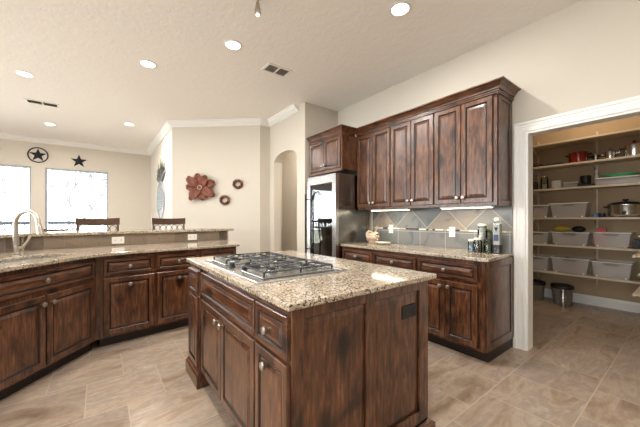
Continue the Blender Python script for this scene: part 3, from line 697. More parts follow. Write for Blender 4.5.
# ================================================================== COOKTOP
ck = thing('gas_cooktop', 'stainless gas cooktop with black cast iron grates set in the island', 'cooktop', (.63, 2.36, .9145), RW)
CW, CD = 1.0, .63
MB().panel(0, CW, 0, CD, [(0, -.004, 0), (.006, -.010, 0), (.028, -.010, 0), (.034, -.006, 0)], 0).build('tray', 'steel', ck, rot=(-PI/2, 0, 0))
def burner(x, y, r):
    b = MB().tr(Matrix.Translation((0, 0, .009))).lathe([(r*1.25, 0), (r*1.25, .006), (r, .008), (r, .014)], (x, y, .0065), 20).build('burner', 'steel', ck, smooth=True)
    MB().tr(Matrix.Translation((0, 0, .009))).lathe([(r*.85, .0145), (r*.9, .018), (r*.8, .024), (0.001, .025)], (x, y, .0065), 20).build('burner_cap', 'iron', b, smooth=True)
def grate(x0, x1, y0, y1, cs):
    g = MB(); z = .040; b = .0048
    def bar(p, q, zz=z): g.tube([(p[0], p[1], zz), (q[0], q[1], zz)], b, 4)
    for p, q in (((x0, y0), (x1, y0)), ((x1, y0), (x1, y1)), ((x1, y1), (x0, y1)), ((x0, y1), (x0, y0))): bar(p, q)
    n = len(cs); 
    for i, (cx, cy) in enumerate(cs):
        ya = y0+(y1-y0)*i/n; yb = y0+(y1-y0)*(i+1)/n
        if i: bar((x0, ya), (x1, ya))
        for p in ((x0, cy), (x1, cy), (cx, ya), (cx, yb)):
            dx, dy = cx-p[0], cy-p[1]; l = math.hypot(dx, dy); q = (cx-dx/l*.022, cy-dy/l*.022); g.tube([(p[0], p[1], z), (q[0], q[1], z+.004)], b, 4)
        for p in ((x0, ya), (x1, ya), (x0, yb), (x1, yb)):
            q = (p[0]+(cx-p[0])*.62, p[1]+(cy-p[1])*.62); g.tube([(p[0], p[1], z), (q[0], q[1], z+.004)], b, 4)
    for px, py in ((x0, y0), (x1, y0), (x0, y1), (x1, y1), (x0, (y0+y1)/2), (x1, (y0+y1)/2)): g.tube([(px, py, z), (px, py, .0162)], .006, 6)
    g.build('grate', 'iron', ck)
bur = [((.055, .335), (.075, .55), [(.195, .19), (.195, .43)]), ((.645, .925), (.075, .55), [(.785, .19), (.785, .43)]), ((.345, .635), (.25, .55), [(.49, .41)])]
for (xa, xb), (ya, yb), cs in bur:
    MB().box(xa-.014, xb+.014, ya-.014, yb+.014, .0062, .0158).build('raised_pan', 'steel', ck, bevel=.005)
    grate(xa, xb, ya, yb, cs)
    for c in cs: burner(c[0], c[1], .042 if len(cs) == 1 else .034)
for (x, y) in ((.43, .08), (.47, .175), (.54, .19), (.615, .18), (.62, .09)):
    MB().lathe([(.024, 0), (.024, .004), (.019, .006), (.0175, .026), (.015, .029)], (x, y, .0065), 16).build('control_knob', 'black', ck, smooth=True)

# ================================================================== FAUCET
fa = thing('kitchen_faucet', 'brushed nickel gooseneck kitchen faucet rising behind the sink', 'faucet', (-.628, 3.81, .9255), math.radians(-38))
MB().lathe([(.034, 0), (.034, .006), (.028, .012), (.026, .05), (.0235, .07), (.019, .085)], (0, 0, 0), 20).build('base', 'nickel', fa, smooth=True)
pts = [(0, 0, .085), (0, 0, .18), (0, 0, .285)]+[(.105-.105*math.cos(a), 0, .285+.105*math.sin(a)) for a in [PI*k/10 for k in range(1, 10)]]+[(.212, 0, .27)]
MB().tube(pts, [.026, .0215]+[.019]*(len(pts)-2), 14).build('spout', 'nickel', fa, smooth=True)
MB().tube([(.212, 0, .269), (.222, 0, .235), (.232, 0, .18)], [.020, .023, .027], 14).build('spray_head', 'nickel', fa, smooth=True)
h_ = MB().tube([(.018, .012, .05), (.04, .028, .06)], [.014, .014], 10); h_.tube([(.035, .025, .055), (.055, .05, .11), (.07, .07, .165)], [.014, .011, .009], 10); h_.build('lever', 'nickel', fa, smooth=True)

# ================================================================== CEILING FIXTURES
def can(x, y, lab):
    c = thing('recessed_light', lab, 'ceiling light', (x, y, CZ), 0, 'recessed ceiling lights')
    rg = MB(); n = 28
    pr = [(.073, -.0005), (.095, -.0005), (.095, -.004), (.080, -.008), (.073, -.006)]
    vs = []; fs = []
    for k in range(n):
        a = 2*PI*k/n
        for r_, z in pr: vs.append((r_*math.cos(a), r_*math.sin(a), z))
    L = len(pr)
    for k in range(n):
        for j in range(L): fs.append((k*L+j, k*L+(j+1) % L, ((k+1) % n)*L+(j+1) % L, ((k+1) % n)*L+j))
    fixn(rg.add(vs, fs).build('trim_ring', 'white', c, smooth=True))
    MB().lathe([(.072, -.0045), (.072, -.001)], (0, 0, 0), 28).build('lens', 'lamp', c)
    ld = bpy.data.lights.new('can_glow', 'AREA'); ld.shape = 'DISK'; ld.size = .14; ld.energy = CAN_W; ld.color = (1, .972, .935)
    lo = bpy.data.objects.new('can_glow', ld); COL.objects.link(lo); lo.parent = c; lo.location = (0, 0, -.009)
labs = ['recessed ceiling light at the far left of the picture', 'recessed ceiling light over the peninsula', 'recessed ceiling light over the far end of the island, left of the square vent',
        'recessed ceiling light above the right wall cabinets, brightest and nearest', 'recessed ceiling light near the moulding corner above the far bar stool', 'small distant recessed light near the far left windows']
for i, (x, y) in enumerate(CANS): can(x, y, labs[i] if i < 6 else 'ceiling light out of view, added to brighten the room')
can(3.05, 4.7, 'unseen ceiling light added to brighten the hall behind the arch')  # unseen lamp, added because the hall came out dark
HL = [o for o in bpy.data.objects if o.name.startswith('recessed_light')][-1]
sp = thing('spot_head', 'small brushed metal ceiling spotlight hanging at the top of the picture', 'ceiling light', (1.024, 2.2, CZ))
MB().lathe([(.04, -.012), (.04, -.0005)], (0, 0, 0), 20).build('mounting_disc', 'nickel', sp, smooth=True)
MB().tube([(0, 0, -.012), (0, 0, -.06)], .007, 8).build('stem', 'nickel', sp, smooth=True)
MB().lathe([(.014, -.155), (.024, -.15), (.027, -.135), (.019, -.09), (.014, -.058), (.003, -.055)], (0, 0, 0), 18).build('shade', 'nickel', sp, smooth=True)
MB().lathe([(.004, -.166), (.012, -.163), (.014, -.1555), (.005, -.1552)], (0, 0, 0), 12).build('bulb', 'lamp', sp, smooth=True)
def vent(x, y, wx, wy, rz, lab):
    v = thing('ceiling_vent', lab, 'air vent', (x, y, CZ), rz)
    t = .028; f = MB()
    f.box(-wx, wx, -wy, -wy+t, -.008, -.0005).box(-wx, wx, wy-t, wy, -.008, -.0005).box(-wx, -wx+t, -wy+t, wy-t, -.008, -.0005).box(wx-t, wx, -wy+t, wy-t, -.008, -.0005).box(-.008, .008, -wy+t, wy-t, -.008, -.0005)
    f.build('frame', 'white2', v)
    MB().box(-wx+t, wx-t, -wy+t, wy-t, -.0015, -.0005).build('duct_backing', 'vent_grey', v)
    n = 7
    for k in range(n):
        yy = -wy+t+(2*wy-2*t)*(k+.5)/n; MB().add([(-wx+t, yy-.008, -.0075), (wx-t, yy-.008, -.0075), (wx-t, yy+.006, -.002), (-wx+t, yy+.006, -.002)], [(0, 1, 2, 3)]).build('slat', 'vent_grey', v)
vent(1.725, 3.16, .165, .105, 0, 'square white return vent with two dark louvers in the kitchen ceiling')
vent(-.74, 6.29, .20, .10, 0, 'white rectangular vent in the far left ceiling')

# ================================================================== WALL ORNAMENTS
def star_mesh(R1, r1, d):
    vs = [(0, -d, 0)]; 
    for k in range(10):
        a = PI/2+k*PI/5; r_ = R1 if k % 2 == 0 else r1; vs.append((r_*math.cos(a), -.004, r_*math.sin(a)))
    n = len(vs); vs += [(v[0], 0, v[2]) for v in vs[1:]]
    fs = [(0, 1+(k+1) % 10, 1+k) for k in range(10)]+[(1+k, 1+(k+1) % 10, n+(k+1) % 10, n+k) for k in range(10)]+[tuple(n+k for k in range(10))]
    return MB().add(vs, fs)
t1 = thing('ringed_star', 'dark metal star inside a ring, on the wall between the two windows', 'wall ornament', (-1.146, YF-.001, 2.70), 0)
fixn(star_mesh(.152, .062, .03).build('star', 'black_metal', t1))
MB().tube([(.165*math.cos(a), -.012, .165*math.sin(a)) for a in [2*PI*k/32 for k in range(32)]], .011, 8, closed=True).build('ring', 'black_metal', t1, smooth=True)
o = fixn(star_mesh(.165, .066, .035).build('metal_star', 'black_metal', None, (-.43, YF-.001, 2.645))); tag(o, 'bare dark metal star on the wall above the right window', 'wall ornament')
o = fixn(star_mesh(.19, .075, .035).build('metal_star', 'black_metal', None, (-1.90, YF-.001, 2.70))); tag(o, 'dark metal star above the left window, cut by the picture edge', 'wall ornament')
# rust coloured metal flower on the diagonal wall
DA = math.atan2(4.93-6.06, 2.34-1.07); 
def on_diag(x): # point on the diagonal wall at world x
    t = (x-1.07)/(2.34-1.07); return (x, 6.06+t*(4.93-6.06))
fx, fy = on_diag(1.50)
nx, ny = math.cos(DA-PI/2), math.sin(DA-PI/2)
fw = thing('metal_flower', 'large rust-red metal flower hung on the diagonal wall', 'wall ornament', (fx+nx*.002, fy+ny*.002, 1.835), DA)
R = random.Random(5)
for k, (ang, L) in enumerate(((100, .27), (58, .25), (20, .30), (-28, .33), (-75, .25), (-128, .30), (178, .27), (142, .31))):
    a = math.radians(ang); vs = []; fs = []; n = 8; mcol = 5
    for i in range(n+1):
        u = i/n; wd = .088*math.sin(PI*min(1, u*.88+.08))**.6*(1+.12*math.sin(u*14+k)); y0 = -.012-.05*math.sin(u*PI*.8)-.015*(k % 2)
        for j in range(mcol):
            s_ = (j/(mcol-1)*2-1); px = u*L; pz = s_*wd; yy = y0-.022*abs(s_)**1.5+.006*math.sin(9*u+4*s_+k)
            vs.append((px*math.cos(a)-pz*math.sin(a), yy, px*math.sin(a)+pz*math.cos(a)))
    for i in range(n):
        for j in range(mcol-1): q = i*mcol+j; fs.append((q, q+1, q+mcol+1, q+mcol))
    o = MB().add(vs, fs).build('petal', 'rust', fw, smooth=True); sd_ = o.modifiers.new('thick', 'SOLIDIFY'); sd_.thickness = .004
MB().lathe([(.045, .03), (.05, .05), (.03, .065), (.008, .07)], (0, 0, 0), 14, ax='-y').build('flower_centre', 'bronze', fw, smooth=True)
MB().tube([(.038*math.cos(a), -.068, .038*math.sin(a)) for a in [2*PI*k/16 for k in range(16)]], .006, 6, closed=True).build('centre_ring', 'tan', fw, smooth=True)
def wreath(x, z, r, lab, seed):
    px, py = on_diag(x); w_ = thing('small_wreath', lab, 'wall ornament', (px+nx*.002, py+ny*.002, z), DA, 'small bronze wreaths on the diagonal wall'); R = random.Random(seed)
    for q in range(3):
        ph = q*2.1; MB().tube([((r+.014*math.sin(3*a+ph))*math.cos(a), -.028+.012*math.cos(3*a+ph), (r*.88+.014*math.sin(3*a+ph))*math.sin(a)) for a in [2*PI*k/36 for k in range(36)]], .013, 6, closed=True).build('strand', 'bronze', w_, smooth=True)
    for q in range(7):
        a = R.uniform(0, 6.28); c = (r*math.cos(a), -.045, r*.9*math.sin(a))
        MB().ball(c, (.026, .008, .018), 8, 6).build('leaf', 'bronze' if q % 2 else 'rust', w_, smooth=True)
wreath(2.03, 1.895, .075, 'upper right bronze ring wreath beside the metal flower', 3)
wreath(1.845, 1.60, .078, 'lower bronze ring wreath below and right of the metal flower', 8)
# tall metal agave / pineapple on the window side wall
ag = thing('metal_pineapple', 'tall metal pineapple with spiky grey leaves on the wall right of the windows', 'wall ornament', (1.069, 7.30, 1.25), RW)
for k, (a, L) in enumerate(((90, .52), (78, .46), (102, .46), (66, .40), (114, .40), (52, .32), (128, .32), (40, .24), (140, .24))):
    a = math.radians(a); y = -.012-.004*(k % 3); z0 = .82; c, s_ = math.cos(a), math.sin(a)
    pts = [(0, -.025), (L*.45, -.045), (L, 0), (L*.45, .045), (0, .025)]
    vs = [(u*c*1.6-v*s_, y-.02*(u/L)*(1-u/L), z0+u*s_+v*c) for u, v in pts]; n = 5
    vs = [(x*2.0, yy, z) for x, yy, z in vs]; MB().add(vs+[(x, yy+.004, z) for x, yy, z in vs], [(0, 1, 2, 3, 4), (9, 8, 7, 6, 5)]+[(i, i+5, (i+1) % 5+5, (i+1) % 5) for i in range(5)]).build('leaf', 'leaf_metal', ag)
bd = MB()
for k in range(-3, 4):
    for sgn in (-1, 1):
        pts = []
        for i in range(15):
            u = i/14*2-1; z = .42+u*.40; x = (k/3*.24+sgn*u*.30); lim = .26*math.sqrt(max(0, 1-u*u*.9))
            if abs(x) <= lim: pts.append((x*1.9, -.02, z))
        if len(pts) > 2: bd.tube(pts, .008, 6)
bd.build('lattice', 'pale_metal', ag)
MB().tube([(.50*math.cos(a), -.015, .42+.42*math.sin(a)) for a in [2*PI*k/32 for k in range(32)]], .010, 6, closed=True).build('outline', 'pale_metal', ag, smooth=True)

# ================================================================== BAR STOOLS AND CHAIR
def stool(x, y, rz, lab, w=.475, top=1.255, seat=.74, name='bar_stool', cat='bar stool', group='bar stools behind the peninsula'):
    s = thing(name, lab, cat, (x, y, 0), rz, group); h = w/2    # back stands at local +y?? the sitter faces -y, towards the bar
    for sx in (-1, 1):
        MB().tube([(sx*(h-.02), .20, 0), (sx*(h-.02), .18, seat), (sx*(h-.008), .235, top-.02)], [.018, .018, .014], 8).build('back_post', 'stool', s, smooth=True)
        MB().tube([(sx*(h-.02), -.20, 0), (sx*(h-.03), -.19, seat-.03)], .018, 8).build('leg', 'stool', s, smooth=True)
    n = 12; vs = []; fs = []
    for i in range(n+1):
        u = i/n*2-1; yy = .222+.035*(1-u*u); zt_ = top-.012*(1-u*u)*0+.010*abs(u)**3; 
        for z, dy in ((top-.100+.010*u*u, -.012), (zt_, -.012), (zt_, .012), (top-.100+.010*u*u, .012)): vs.append((u*(h+.012), yy+dy, z))
    for i in range(n):
        for j in range(4): a = i*4+j; b_ = i*4+(j+1) % 4; fs.append((a, b_, b_+4, a+4))
    fs += [(3, 2, 1, 0), tuple(n*4+j for j in range(4))]
    fixn(MB().add(vs, fs).build('top_rail', 'stool', s, smooth=True))
    o = MB()
    for k in range(5):
        cx = (k-2)*.085; o.tube([(cx+.038*math.cos(a), .235, top-.142+.038*math.sin(a)) for a in [2*PI*q/16 for q in range(16)]], .005, 6, closed=True)
    o.tube([(-h+.02, .225, top-.185), (h-.02, .225, top-.185)], .006, 6); o.build('scrollwork', 'black_metal', s, smooth=True)
    MB().box(-h+.02, h-.02, .185, .205, seat+.12, seat+.16).build('lower_rail', 'stool', s)
    MB().box(-h, h, -.21, .175, seat-.03, seat+.02).build('seat', 'stool', s, bevel=.01)
    MB().box(-h+.03, h-.03, -.2, -.18, .25, .28).build('footrest', 'stool', s)
stool(-.005, 4.93, A1, 'dark wood bar stool in front of the bright right window')
stool(.905, 5.0, A1, 'dark wood bar stool in front of the diagonal wall corner, under the metal pineapple')
stool(-.61, 5.82, -.15, 'dark dining chair whose top rail just shows above the bar behind the faucet', .31, 1.09, .46, 'dining_chair', 'chair', None)

# ================================================================== COUNTER ITEMS (right wall)
CTZ = .9155
dw = thing('driftwood_bundle', 'knotted pale driftwood ornament on the counter beside the refrigerator', 'ornament', (2.97, 2.73, CTZ))
R = random.Random(11)
for k in range(9):
    a0 = R.uniform(0, 6.28); rr = R.uniform(.05, .085); tz = R.uniform(-.6, .6); pts = []
    for q in range(12):
        a = a0+q*.42; pts.append((rr*math.cos(a), rr*math.sin(a)*math.cos(tz), .095+rr*math.sin(a)*math.sin(tz)+.02*math.sin(q+k)))
    MB().tube(pts, .017, 8).build('branch', 'tan', dw, smooth=True)
MB().tube([(0, -.02, .12), (.01, -.06, .19), (.0, -.08, .24)], [.014, .01, .006], 8).build('twig', 'tan', dw, smooth=True)
MB().lathe([(.05, 0), (.06, .02), (.055, .05)], (0, 0, .0), 12).build('base', 'tan', dw, smooth=True)
o = MB().lathe([(.04, 0), (.05, .004), (.075, .018), (.085, .03), (.08, .03), (.06, .014), (.001, .008)], (0, 0, 0), 24, sy=1.45).build('oval_dish', 'cream', None, (2.93, 2.52, CTZ), smooth=True)
tag(o, 'low oval cream dish on the counter right of the driftwood ornament', 'dish')
def jar(x, y, z, r_, h, lab, fill, fh, lid=None, name='glass_jar', group=None, lids=.018, cat='jar'):
    j = thing(name, lab, cat, (x, y, z), 0, group)
    fixn(MB().lathe([(r_*.95, 0), (r_, .006), (r_, h*.86), (r_*.84, h*.96), (r_*.84, h), (r_*.80, h), (r_*.80, h*.95), (r_*.95, h*.85), (r_*.95, .008), (.001, .007)], (0, 0, 0), 20).build('glass', 'jar', j, smooth=True))
    if fill: MB().lathe([(r_*.90, .009), (r_*.92, .014), (r_*.92, fh), (r_*.5, fh+.004)], (0, 0, 0), 16).build('filling', fill, j, smooth=True)
    if lid: MB().lathe([(r_*.88, h+.0005), (r_*.90, h+.003), (r_*.90, h+lids), (r_*.6, h+lids+.003)], (0, 0, 0), 18).build('lid', lid, j, smooth=True)
    return j
jar(3.02, 1.42, CTZ, .037, .105, 'low glass jar with dark navy contents, leftmost of the counter jars', 'blue', .07, 'cream')
jar(2.97, 1.34, CTZ, .038, .125, 'glass jar holding grey and cream pieces between two counter jars', 'choc', .06, 'cream')
jar(3.02, 1.268, CTZ, .036, .12, 'squat dark green glass jar between the grey jar and the tall bottle', 'olive', .10, 'mos_b')
jar(3.10, 1.352, CTZ, .045, .262, 'taller jar with brown and cream pieces standing behind the low jars', 'cream', .24, 'paper')
b_ = thing('tall_bottle', 'tall square clear bottle with navy label and white stopper at the counter end', 'bottle', (3.07, 1.20, CTZ))
fixn(MB().box(-.032, .032, -.032, .032, 0, .30).build('glass', 'jar', b_, bevel=.006))
MB().box(-.028, .028, -.028, .028, .006, .08).build('filling', 'choc', b_); MB().box(-.028, .028, -.028, .028, .081, .285).build('paper_roll', 'paper', b_)
MB().box(-.034, -.0325, -.022, .022, .12, .18).build('label', 'navy', b_); MB().add([(-.0345, -.018, .25), (-.0345, .018, .25), (-.0345, 0, .21), (-.0325, -.018, .25), (-.0325, .018, .25), (-.0325, 0, .21)], [(0, 1, 2), (5, 4, 3), (0, 3, 4, 1), (1, 4, 5, 2), (2, 5, 3, 0)]).build('emblem', 'black', b_)
MB().ball((0, 0, .326), (.032, .032, .025), 14, 10).build('stopper', 'cream', b_, smooth=True)
pl = thing('small_succulent', 'small green succulent sprig between the jars and the tall bottle', 'plant', (3.14, 1.27, CTZ))
MB().lathe([(.02, 0), (.026, .09), (.028, .15), (.02, .15)], (0, 0, 0), 14).build('vase', 'jar', pl, smooth=True)
for k in range(12):
    a = k*2.4; MB().tube([(0, 0, .13), (.02*math.cos(a), .02*math.sin(a), .19), (.045*math.cos(a), .045*math.sin(a), .215+.01*(k % 3))], [.006, .008, .002], 6).build('leaf', 'olive', pl, smooth=True)

# ================================================================== PANTRY
SZ = [2.38, 2.045, 1.70, 1.27, .87, .466]; SX = 5.33; T = .018
names = ['empty top', 'second', 'third', 'fourth', 'fifth', 'bottom']
for z, nm in zip(SZ, names):
    s = thing('pantry_shelf', '%s long painted shelf across the back of the pantry' % nm, 'shelf', (0, 0, z), 0, 'long pantry shelves')
    MB().box(SX, PX-.0005, .005, 1.995, -T, -.0005).build('board', 'shelf', s)
    MB().box(SX-.0185, SX-.0005, .005, 1.995, -.026, 0).build('edge_strip', 'shelf', s)
    for yy in (.20, .922, 1.62): MB().prism([(PX-.0006, 0), (PX-.24, -.0), (PX-.0006, -.12)], 0, .006).tr(Matrix.Identity(4)).build('bracket', 'shelf', s, (0, yy+.003, -T-.001), rot=(PI/2, 0, 0))
for yy in (.20, .922, 1.62):
    o = MB().box(PX-.012, PX-.0006, yy-.022, yy-.005, .3, 2.5).build('shelf_standard', 'shelf'); tag(o, 'thin vertical metal track carrying the pantry shelf brackets', 'shelf track', 'pantry shelf tracks')
for z, nm in ((.87, 'upper'), (.466, 'lower')):
    s = thing('side_shelf', '%s short shelf on the right side wall of the pantry' % nm, 'shelf', (0, 0, z), 0, 'short side shelves')
    MB().box(4.42, SX-.03, .003, .42, -T, -.0005).build('board', 'shelf', s); MB().box(4.42, SX-.03, .4205, .438, -.026, 0).build('edge_strip', 'shelf', s)
def bin_(x, y, z, wy, dx, h, lab, group='white plastic storage bins', fills=()):
    b = thing('storage_bin', lab, 'storage bin', (x, y, z+.0005), 0, group)
    t = .006; k = .86; vs = []
    def ring(s, zz, off=0): return [(-dx/2*s+off, -wy/2*s+off, zz), (dx/2*s-off, -wy/2*s+off, zz), (dx/2*s-off, wy/2*s-off, zz), (-dx/2*s+off, wy/2*s-off, zz)]
    vs = ring(k, 0)+ring(1, h)+ring(1, h, t)+ring(k, t, t)
    fs = [(3, 2, 1, 0)]+[(i, (i+1) % 4, (i+1) % 4+4, i+4) for i in range(4)]+[(i+4, (i+1) % 4+4, (i+1) % 4+8, i+8) for i in range(4)]+[(i+8, (i+1) % 4+8, (i+1) % 4+12, i+12) for i in range(4)]+[(12, 13, 14, 15)]
    MB().add(vs, fs).build('tub', 'milky', b)
    rm = MB(); e = .012
    rm.box(-dx/2-e, dx/2+e, -wy/2-e, -wy/2+.001, h-.012, h).box(-dx/2-e, dx/2+e, wy/2-.001, wy/2+e, h-.012, h).box(-dx/2-e, -dx/2+.001, -wy/2, wy/2, h-.012, h).box(dx/2-.001, dx/2+e, -wy/2, wy/2, h-.012, h)
    rm.build('rim', 'paper', b, bevel=.003)
    MB().box(-dx/2-.001, -dx/2+.006, -.07, .07, h-.045, h-.02).build('handle_slot', 'bucket', b)
    for kx in (-.3, .3): MB().ball((-dx/2*k-.004, wy*kx*1.2, .012), .012, 8, 6).build('foot', 'paper', b)
    R = random.Random(int(y*100+z*37))
    for (m_, lab2, fh) in fills:
        yy = R.uniform(-.02, .02)+(fills.index((m_, lab2, fh))-(len(fills)-1)/2)*wy*.27
        o = MB().ball((0, 0, fh/2), (dx*.27, wy*.12, fh/2), 10, 6).build('food_packet', m_, None, (x-.02, y+yy, z+.0075), smooth=True)
        tag(o, lab2, 'food packet')
BX = 5.50
bin_(BX-.02, 1.52, SZ[3], .25, .28, .19, 'storage bin half hidden by the door casing, fourth shelf', fills=(('pink', 'pale red packet inside the half hidden bin on the fourth shelf', .15),))
bin_(BX, 1.165, SZ[3], .42, .30, .21, 'wide storage bin with blue and pink packets on the fourth shelf', fills=(('pink', 'pink packet in the bin left of the slow cooker', .17), ('pink', 'second pink packet in the bin left of the slow cooker', .15), ('blue', 'blue packet in the bin left of the slow cooker', .17)))
bin_(BX-.02, 1.52, SZ[4], .25, .28, .18, 'storage bin half hidden by the door casing, fifth shelf', fills=(('blue', 'grey-blue packet in the half hidden bin on the fifth shelf', .14),))
bin_(BX, 1.15, SZ[4], .42, .30, .19, 'storage bin under the yellow bag with pink and cream packets, fifth shelf', fills=(('cream', 'cream packet in the bin under the yellow bag', .15), ('pink', 'pink packet in the bin under the yellow bag', .15)))
bin_(BX, .725, SZ[4], .36, .30, .20, 'storage bin with red-topped carton, right on the fifth shelf', fills=(('cream', 'pale packet in the bin with the red-topped carton', .13),))
bin_(BX-.02, 1.52, SZ[5], .25, .28, .21, 'storage bin half hidden by the door casing, bottom shelf', fills=(('blue', 'dark blue packet in the half hidden bin on the bottom shelf', .20),))
bin_(BX, 1.15, SZ[5], .42, .30, .22, 'wide storage bin in the middle of the bottom pantry shelf', fills=(('pink', 'brownish packet in the middle bin of the bottom shelf', .18), ('orange', 'orange packet in the middle bin of the bottom shelf', .22)))
bin_(BX, .725, SZ[5], .38, .30, .21, 'storage bin at the right of the bottom pantry shelf', fills=(('cream', 'pale packet in the right bin of the bottom shelf', .15),))
bin_(4.72, .215, SZ[4], .36, .42, .20, 'storage bin on the upper side shelf at the picture edge', 'bins on the side shelves')
bin_(4.70, .215, SZ[5], .36, .42, .20, 'storage bin on the lower side shelf at the picture edge', 'bins on the side shelves')
# things heaped over the bins
o = MB().ball((0, 0, 0), (.06, .10, .05), 12, 8).build('yellow_bag', 'yellow', None, (BX-.02, 1.27, SZ[4]+.235), smooth=True); tag(o, 'yellow snack bag lying on top of a bin on the fifth shelf', 'snack bag')
o = MB().ball((0, 0, 0), (.06, .08, .045), 12, 8).build('dark_bag', 'black', None, (BX+.02, 1.08, SZ[4]+.23), smooth=True); tag(o, 'dark bag lying on the fifth shelf bin beside the yellow bag', 'bag')
o = MB().box(-.04, .04, -.045, .045, 0, .245).build('carton', 'red2', None, (BX-.07, .825, SZ[4]+.0075)); tag(o, 'red-topped carton standing in the fifth shelf bin', 'carton')
o = MB().box(-.05, .05, -.05, .05, 0, .12).build('black_box', 'black', None, (BX-.05, .475, SZ[4]+.0005)); tag(o, 'small black box on the fifth shelf at the right edge', 'box')
# second shelf: griddle, red pot, steel pots, red pot
g = thing('griddle_pan', 'flat black griddle pan on the second pantry shelf beside the casing', 'pan', (BX, 1.425, SZ[1]))
MB().box(-.13, .13, -.20, .20, .001, .03).build('plate', 'iron', g, bevel=.006)
MB().tube([(-.11, .21, .03), (-.12, .15, .055), (-.12, .10, .055), (-.11, .05, .03)], .006, 8).build('handle', 'iron', g, smooth=True)
def pot(x, y, z, r_, h, mat, hm, lab, lid=None, name='cooking_pot'):
    p = thing(name, lab, 'pot', (x, y, z+.0005))
    MB().lathe([(r_*.96, 0), (r_, .01), (r_, h), (r_*1.03, h), (r_*1.03, h+.004), (r_*.96, h+.004), (r_*.96, .012), (.001, .01)], (0, 0, 0), 28).build('body', mat, p, smooth=True)
    for s_ in (-1, 1): MB().tube([(-.025, s_*r_*.99, h*.8), (-.02, s_*(r_+.035), h*.85), (.02, s_*(r_+.035), h*.85), (.025, s_*r_*.99, h*.8)], .008, 8).build('handle', hm, p, smooth=True)
    if lid:
        MB().lathe([(r_*1.02, h+.0045), (r_*1.02, h+.008), (r_*.7, h+.022), (.02, h+.03)], (0, 0, 0), 28).build('lid', lid, p, smooth=True)
        MB().lathe([(.008, h+.0305), (.008, h+.042), (.018, h+.048), (.016, h+.060)], (0, 0, 0), 14).build('lid_knob', hm, p, smooth=True)
    return p
pot(BX, 1.08, SZ[1], .105, .155, 'red', 'black', 'dark red pot with black handles on the second pantry shelf')
pot(BX+.03, .90, SZ[1], .033, .10, 'steel', 'black', 'small steel pot right of the dark red pot')
pot(BX-.02, .75, SZ[1], .055, .10, 'steel', 'steel', 'lidded steel pot in the middle of the second pantry shelf', 'steel')
pot(BX, .53, SZ[1], .095, .155, 'steel', 'black', 'large steel pot under a red lid at the right of the second shelf', 'red2')
# third shelf
jar(BX-.02, 1.475, SZ[2], .05, .19, 'clear glass jar with metal lid on the third pantry shelf', 'cream', .08, 'steel')
jar(BX-.02, 1.59, SZ[2], .035, .11, 'small dark spice jar beside the casing on the third shelf', 'choc', .09, 'black')
o = MB().lathe([(.056, 0), (.062, .01), (.062, .11), (.054, .125), (.01, .128)], (0, 0, 0), 22).build('white_canister', 'paper', None, (BX-.02, 1.325, SZ[2]), smooth=True); tag(o, 'round white canister with dark mark on the third pantry shelf', 'canister')
ph = thing('food_keeper', 'low clear plastic keeper beside the white canister', 'container', (BX, 1.15, SZ[2]+.0005)); MB().box(-.08, .08, -.075, .075, 0, .07).build('box', 'milky', ph); MB().box(-.085, .085, -.08, .08, .0705, .082).build('lid', 'paper', ph)
cm = thing('coffee_grinder', 'black countertop appliance left of the long white tray', 'appliance', (BX-.03, .995, SZ[2]+.0005)); MB().box(-.07, .07, -.09, .08, 0, .04).build('base', 'black', cm, bevel=.008); MB().lathe([(.045, .0405), (.055, .06), (.06, .15), (.05, .16)], (0, 0, 0), 18).build('bowl', 'black', cm, smooth=True)
o = MB().lathe([(.02, 0), (.022, .15), (.012, .17), (.016, .2), (.022, .215), (.012, .235)], (0, 0, 0), 14).build('white_bottle', 'paper', None, (BX+.04, .895, SZ[2]+.0005), smooth=True); tag(o, 'slim white bottle with round cap behind the white tray end', 'bottle')
ty = thing('serving_tray', 'long white lidded tray box on the third pantry shelf', 'tray', (BX-.02, .63, SZ[2]+.0005)); MB().box(-.12, .12, -.24, .24, 0, .085).build('box', 'milky', ty, bevel=.01); MB().box(-.13, .13, -.25, .25, .0855, .10).build('lid', 'paper', ty, bevel=.004)
o = MB().lathe([(.12, 0), (.15, .012), (.19, .04), (.185, .044), (.14, .018), (.001, .012)], (0, 0, 0), 30, sx=.65).build('green_platter', 'green', None, (BX-.02, .66, SZ[2]+.1015), smooth=True); tag(o, 'round green platter lying on the long white tray', 'platter')
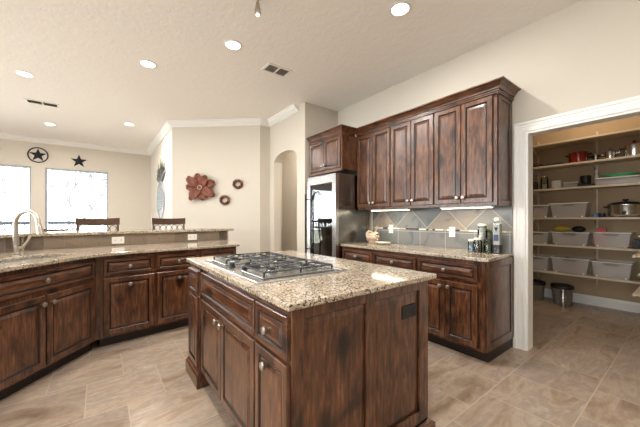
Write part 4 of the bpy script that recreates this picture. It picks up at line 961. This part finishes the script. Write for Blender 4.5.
# fourth shelf: slow cooker, tins
sc_ = thing('slow_cooker', 'oval silver slow cooker with black lid on the fourth pantry shelf', 'slow cooker', (BX-.02, .605, SZ[3]+.0005))
MB().lathe([(.14, 0), (.155, .01), (.165, .04), (.168, .15), (.172, .155), (.172, .165)], (0, 0, 0), 32, sx=.8).build('body', 'steel', sc_, smooth=True)
MB().lathe([(.168, .1655), (.168, .172), (.12, .195), (.03, .205)], (0, 0, 0), 32, sx=.8).build('lid', 'black', sc_, smooth=True)
MB().lathe([(.012, .2055), (.012, .215), (.03, .222), (.028, .238)], (0, 0, 0), 16).build('lid_knob', 'black', sc_, smooth=True)
MB().lathe([(.022, .132), (.022, .148), (.017, .152)], (0, 0, .055), 16, ax='-x').build('dial', 'black', sc_, smooth=True)
for s_ in (-1, 1): MB().tube([(-.03, s_*.165, .13), (-.02, s_*.20, .14), (.02, s_*.20, .14), (.03, s_*.165, .13)], .011, 8).build('handle', 'black', sc_, smooth=True)
for k in range(2):
    o = MB().lathe([(.030, 0), (.032, .003), (.032, .055), (.028, .058)], (0, 0, 0), 16).build('small_tin', 'blue' if k == 0 else 'navy', None, (BX-.03, .895-.068*k, SZ[3]+.0005), smooth=True); tag(o, ('pale blue' if k == 0 else 'navy blue')+' small tin left of the slow cooker', 'tin')
# floor bins
def pail(x, y, lab):
    p = thing('waste_bin', lab, 'bin', (x, y, .0005)); MB().lathe([(.10, 0), (.105, .01), (.125, .24), (.13, .245), (.13, .255), (.118, .255), (.10, .02), (.001, .012)], (0, 0, 0), 24).build('bucket', 'bucket', p, smooth=True)
    MB().lathe([(.134, .235), (.138, .24), (.132, .275), (.10, .285), (.09, .28)], (0, 0, 0), 24).build('bag_liner', 'black', p, smooth=True)
pail(5.40, 1.24, 'grey bin with black liner on the pantry floor, right one'); pail(5.42, 1.58, 'grey bin with black liner on the pantry floor beside the casing')
o = MB().lathe([(.03, 0), (.032, .01), (.032, .20), (.018, .225), (.018, .245)], (0, 0, 0), 16).build('steel_bottle', 'steel', None, (5.22, 1.19, .0005), smooth=True); tag(o, 'slim steel bottle standing in front of the pantry floor bin', 'bottle')
pn = thing('recessed_light', 'ceiling light inside the pantry, above the opening', 'ceiling light', (5.05, .9, CZ)); MB().lathe([(.12, -.03), (.13, -.0005)], (0, 0, 0), 24).build('lens', 'lamp', pn)
ld = bpy.data.lights.new('pantry_glow', 'AREA'); ld.shape = 'DISK'; ld.size = .2; ld.energy = 8; ld.color = (1, .80, .56)
lo = bpy.data.objects.new('pantry_glow', ld); COL.objects.link(lo); lo.parent = pn; lo.location = (0, 0, -.035)
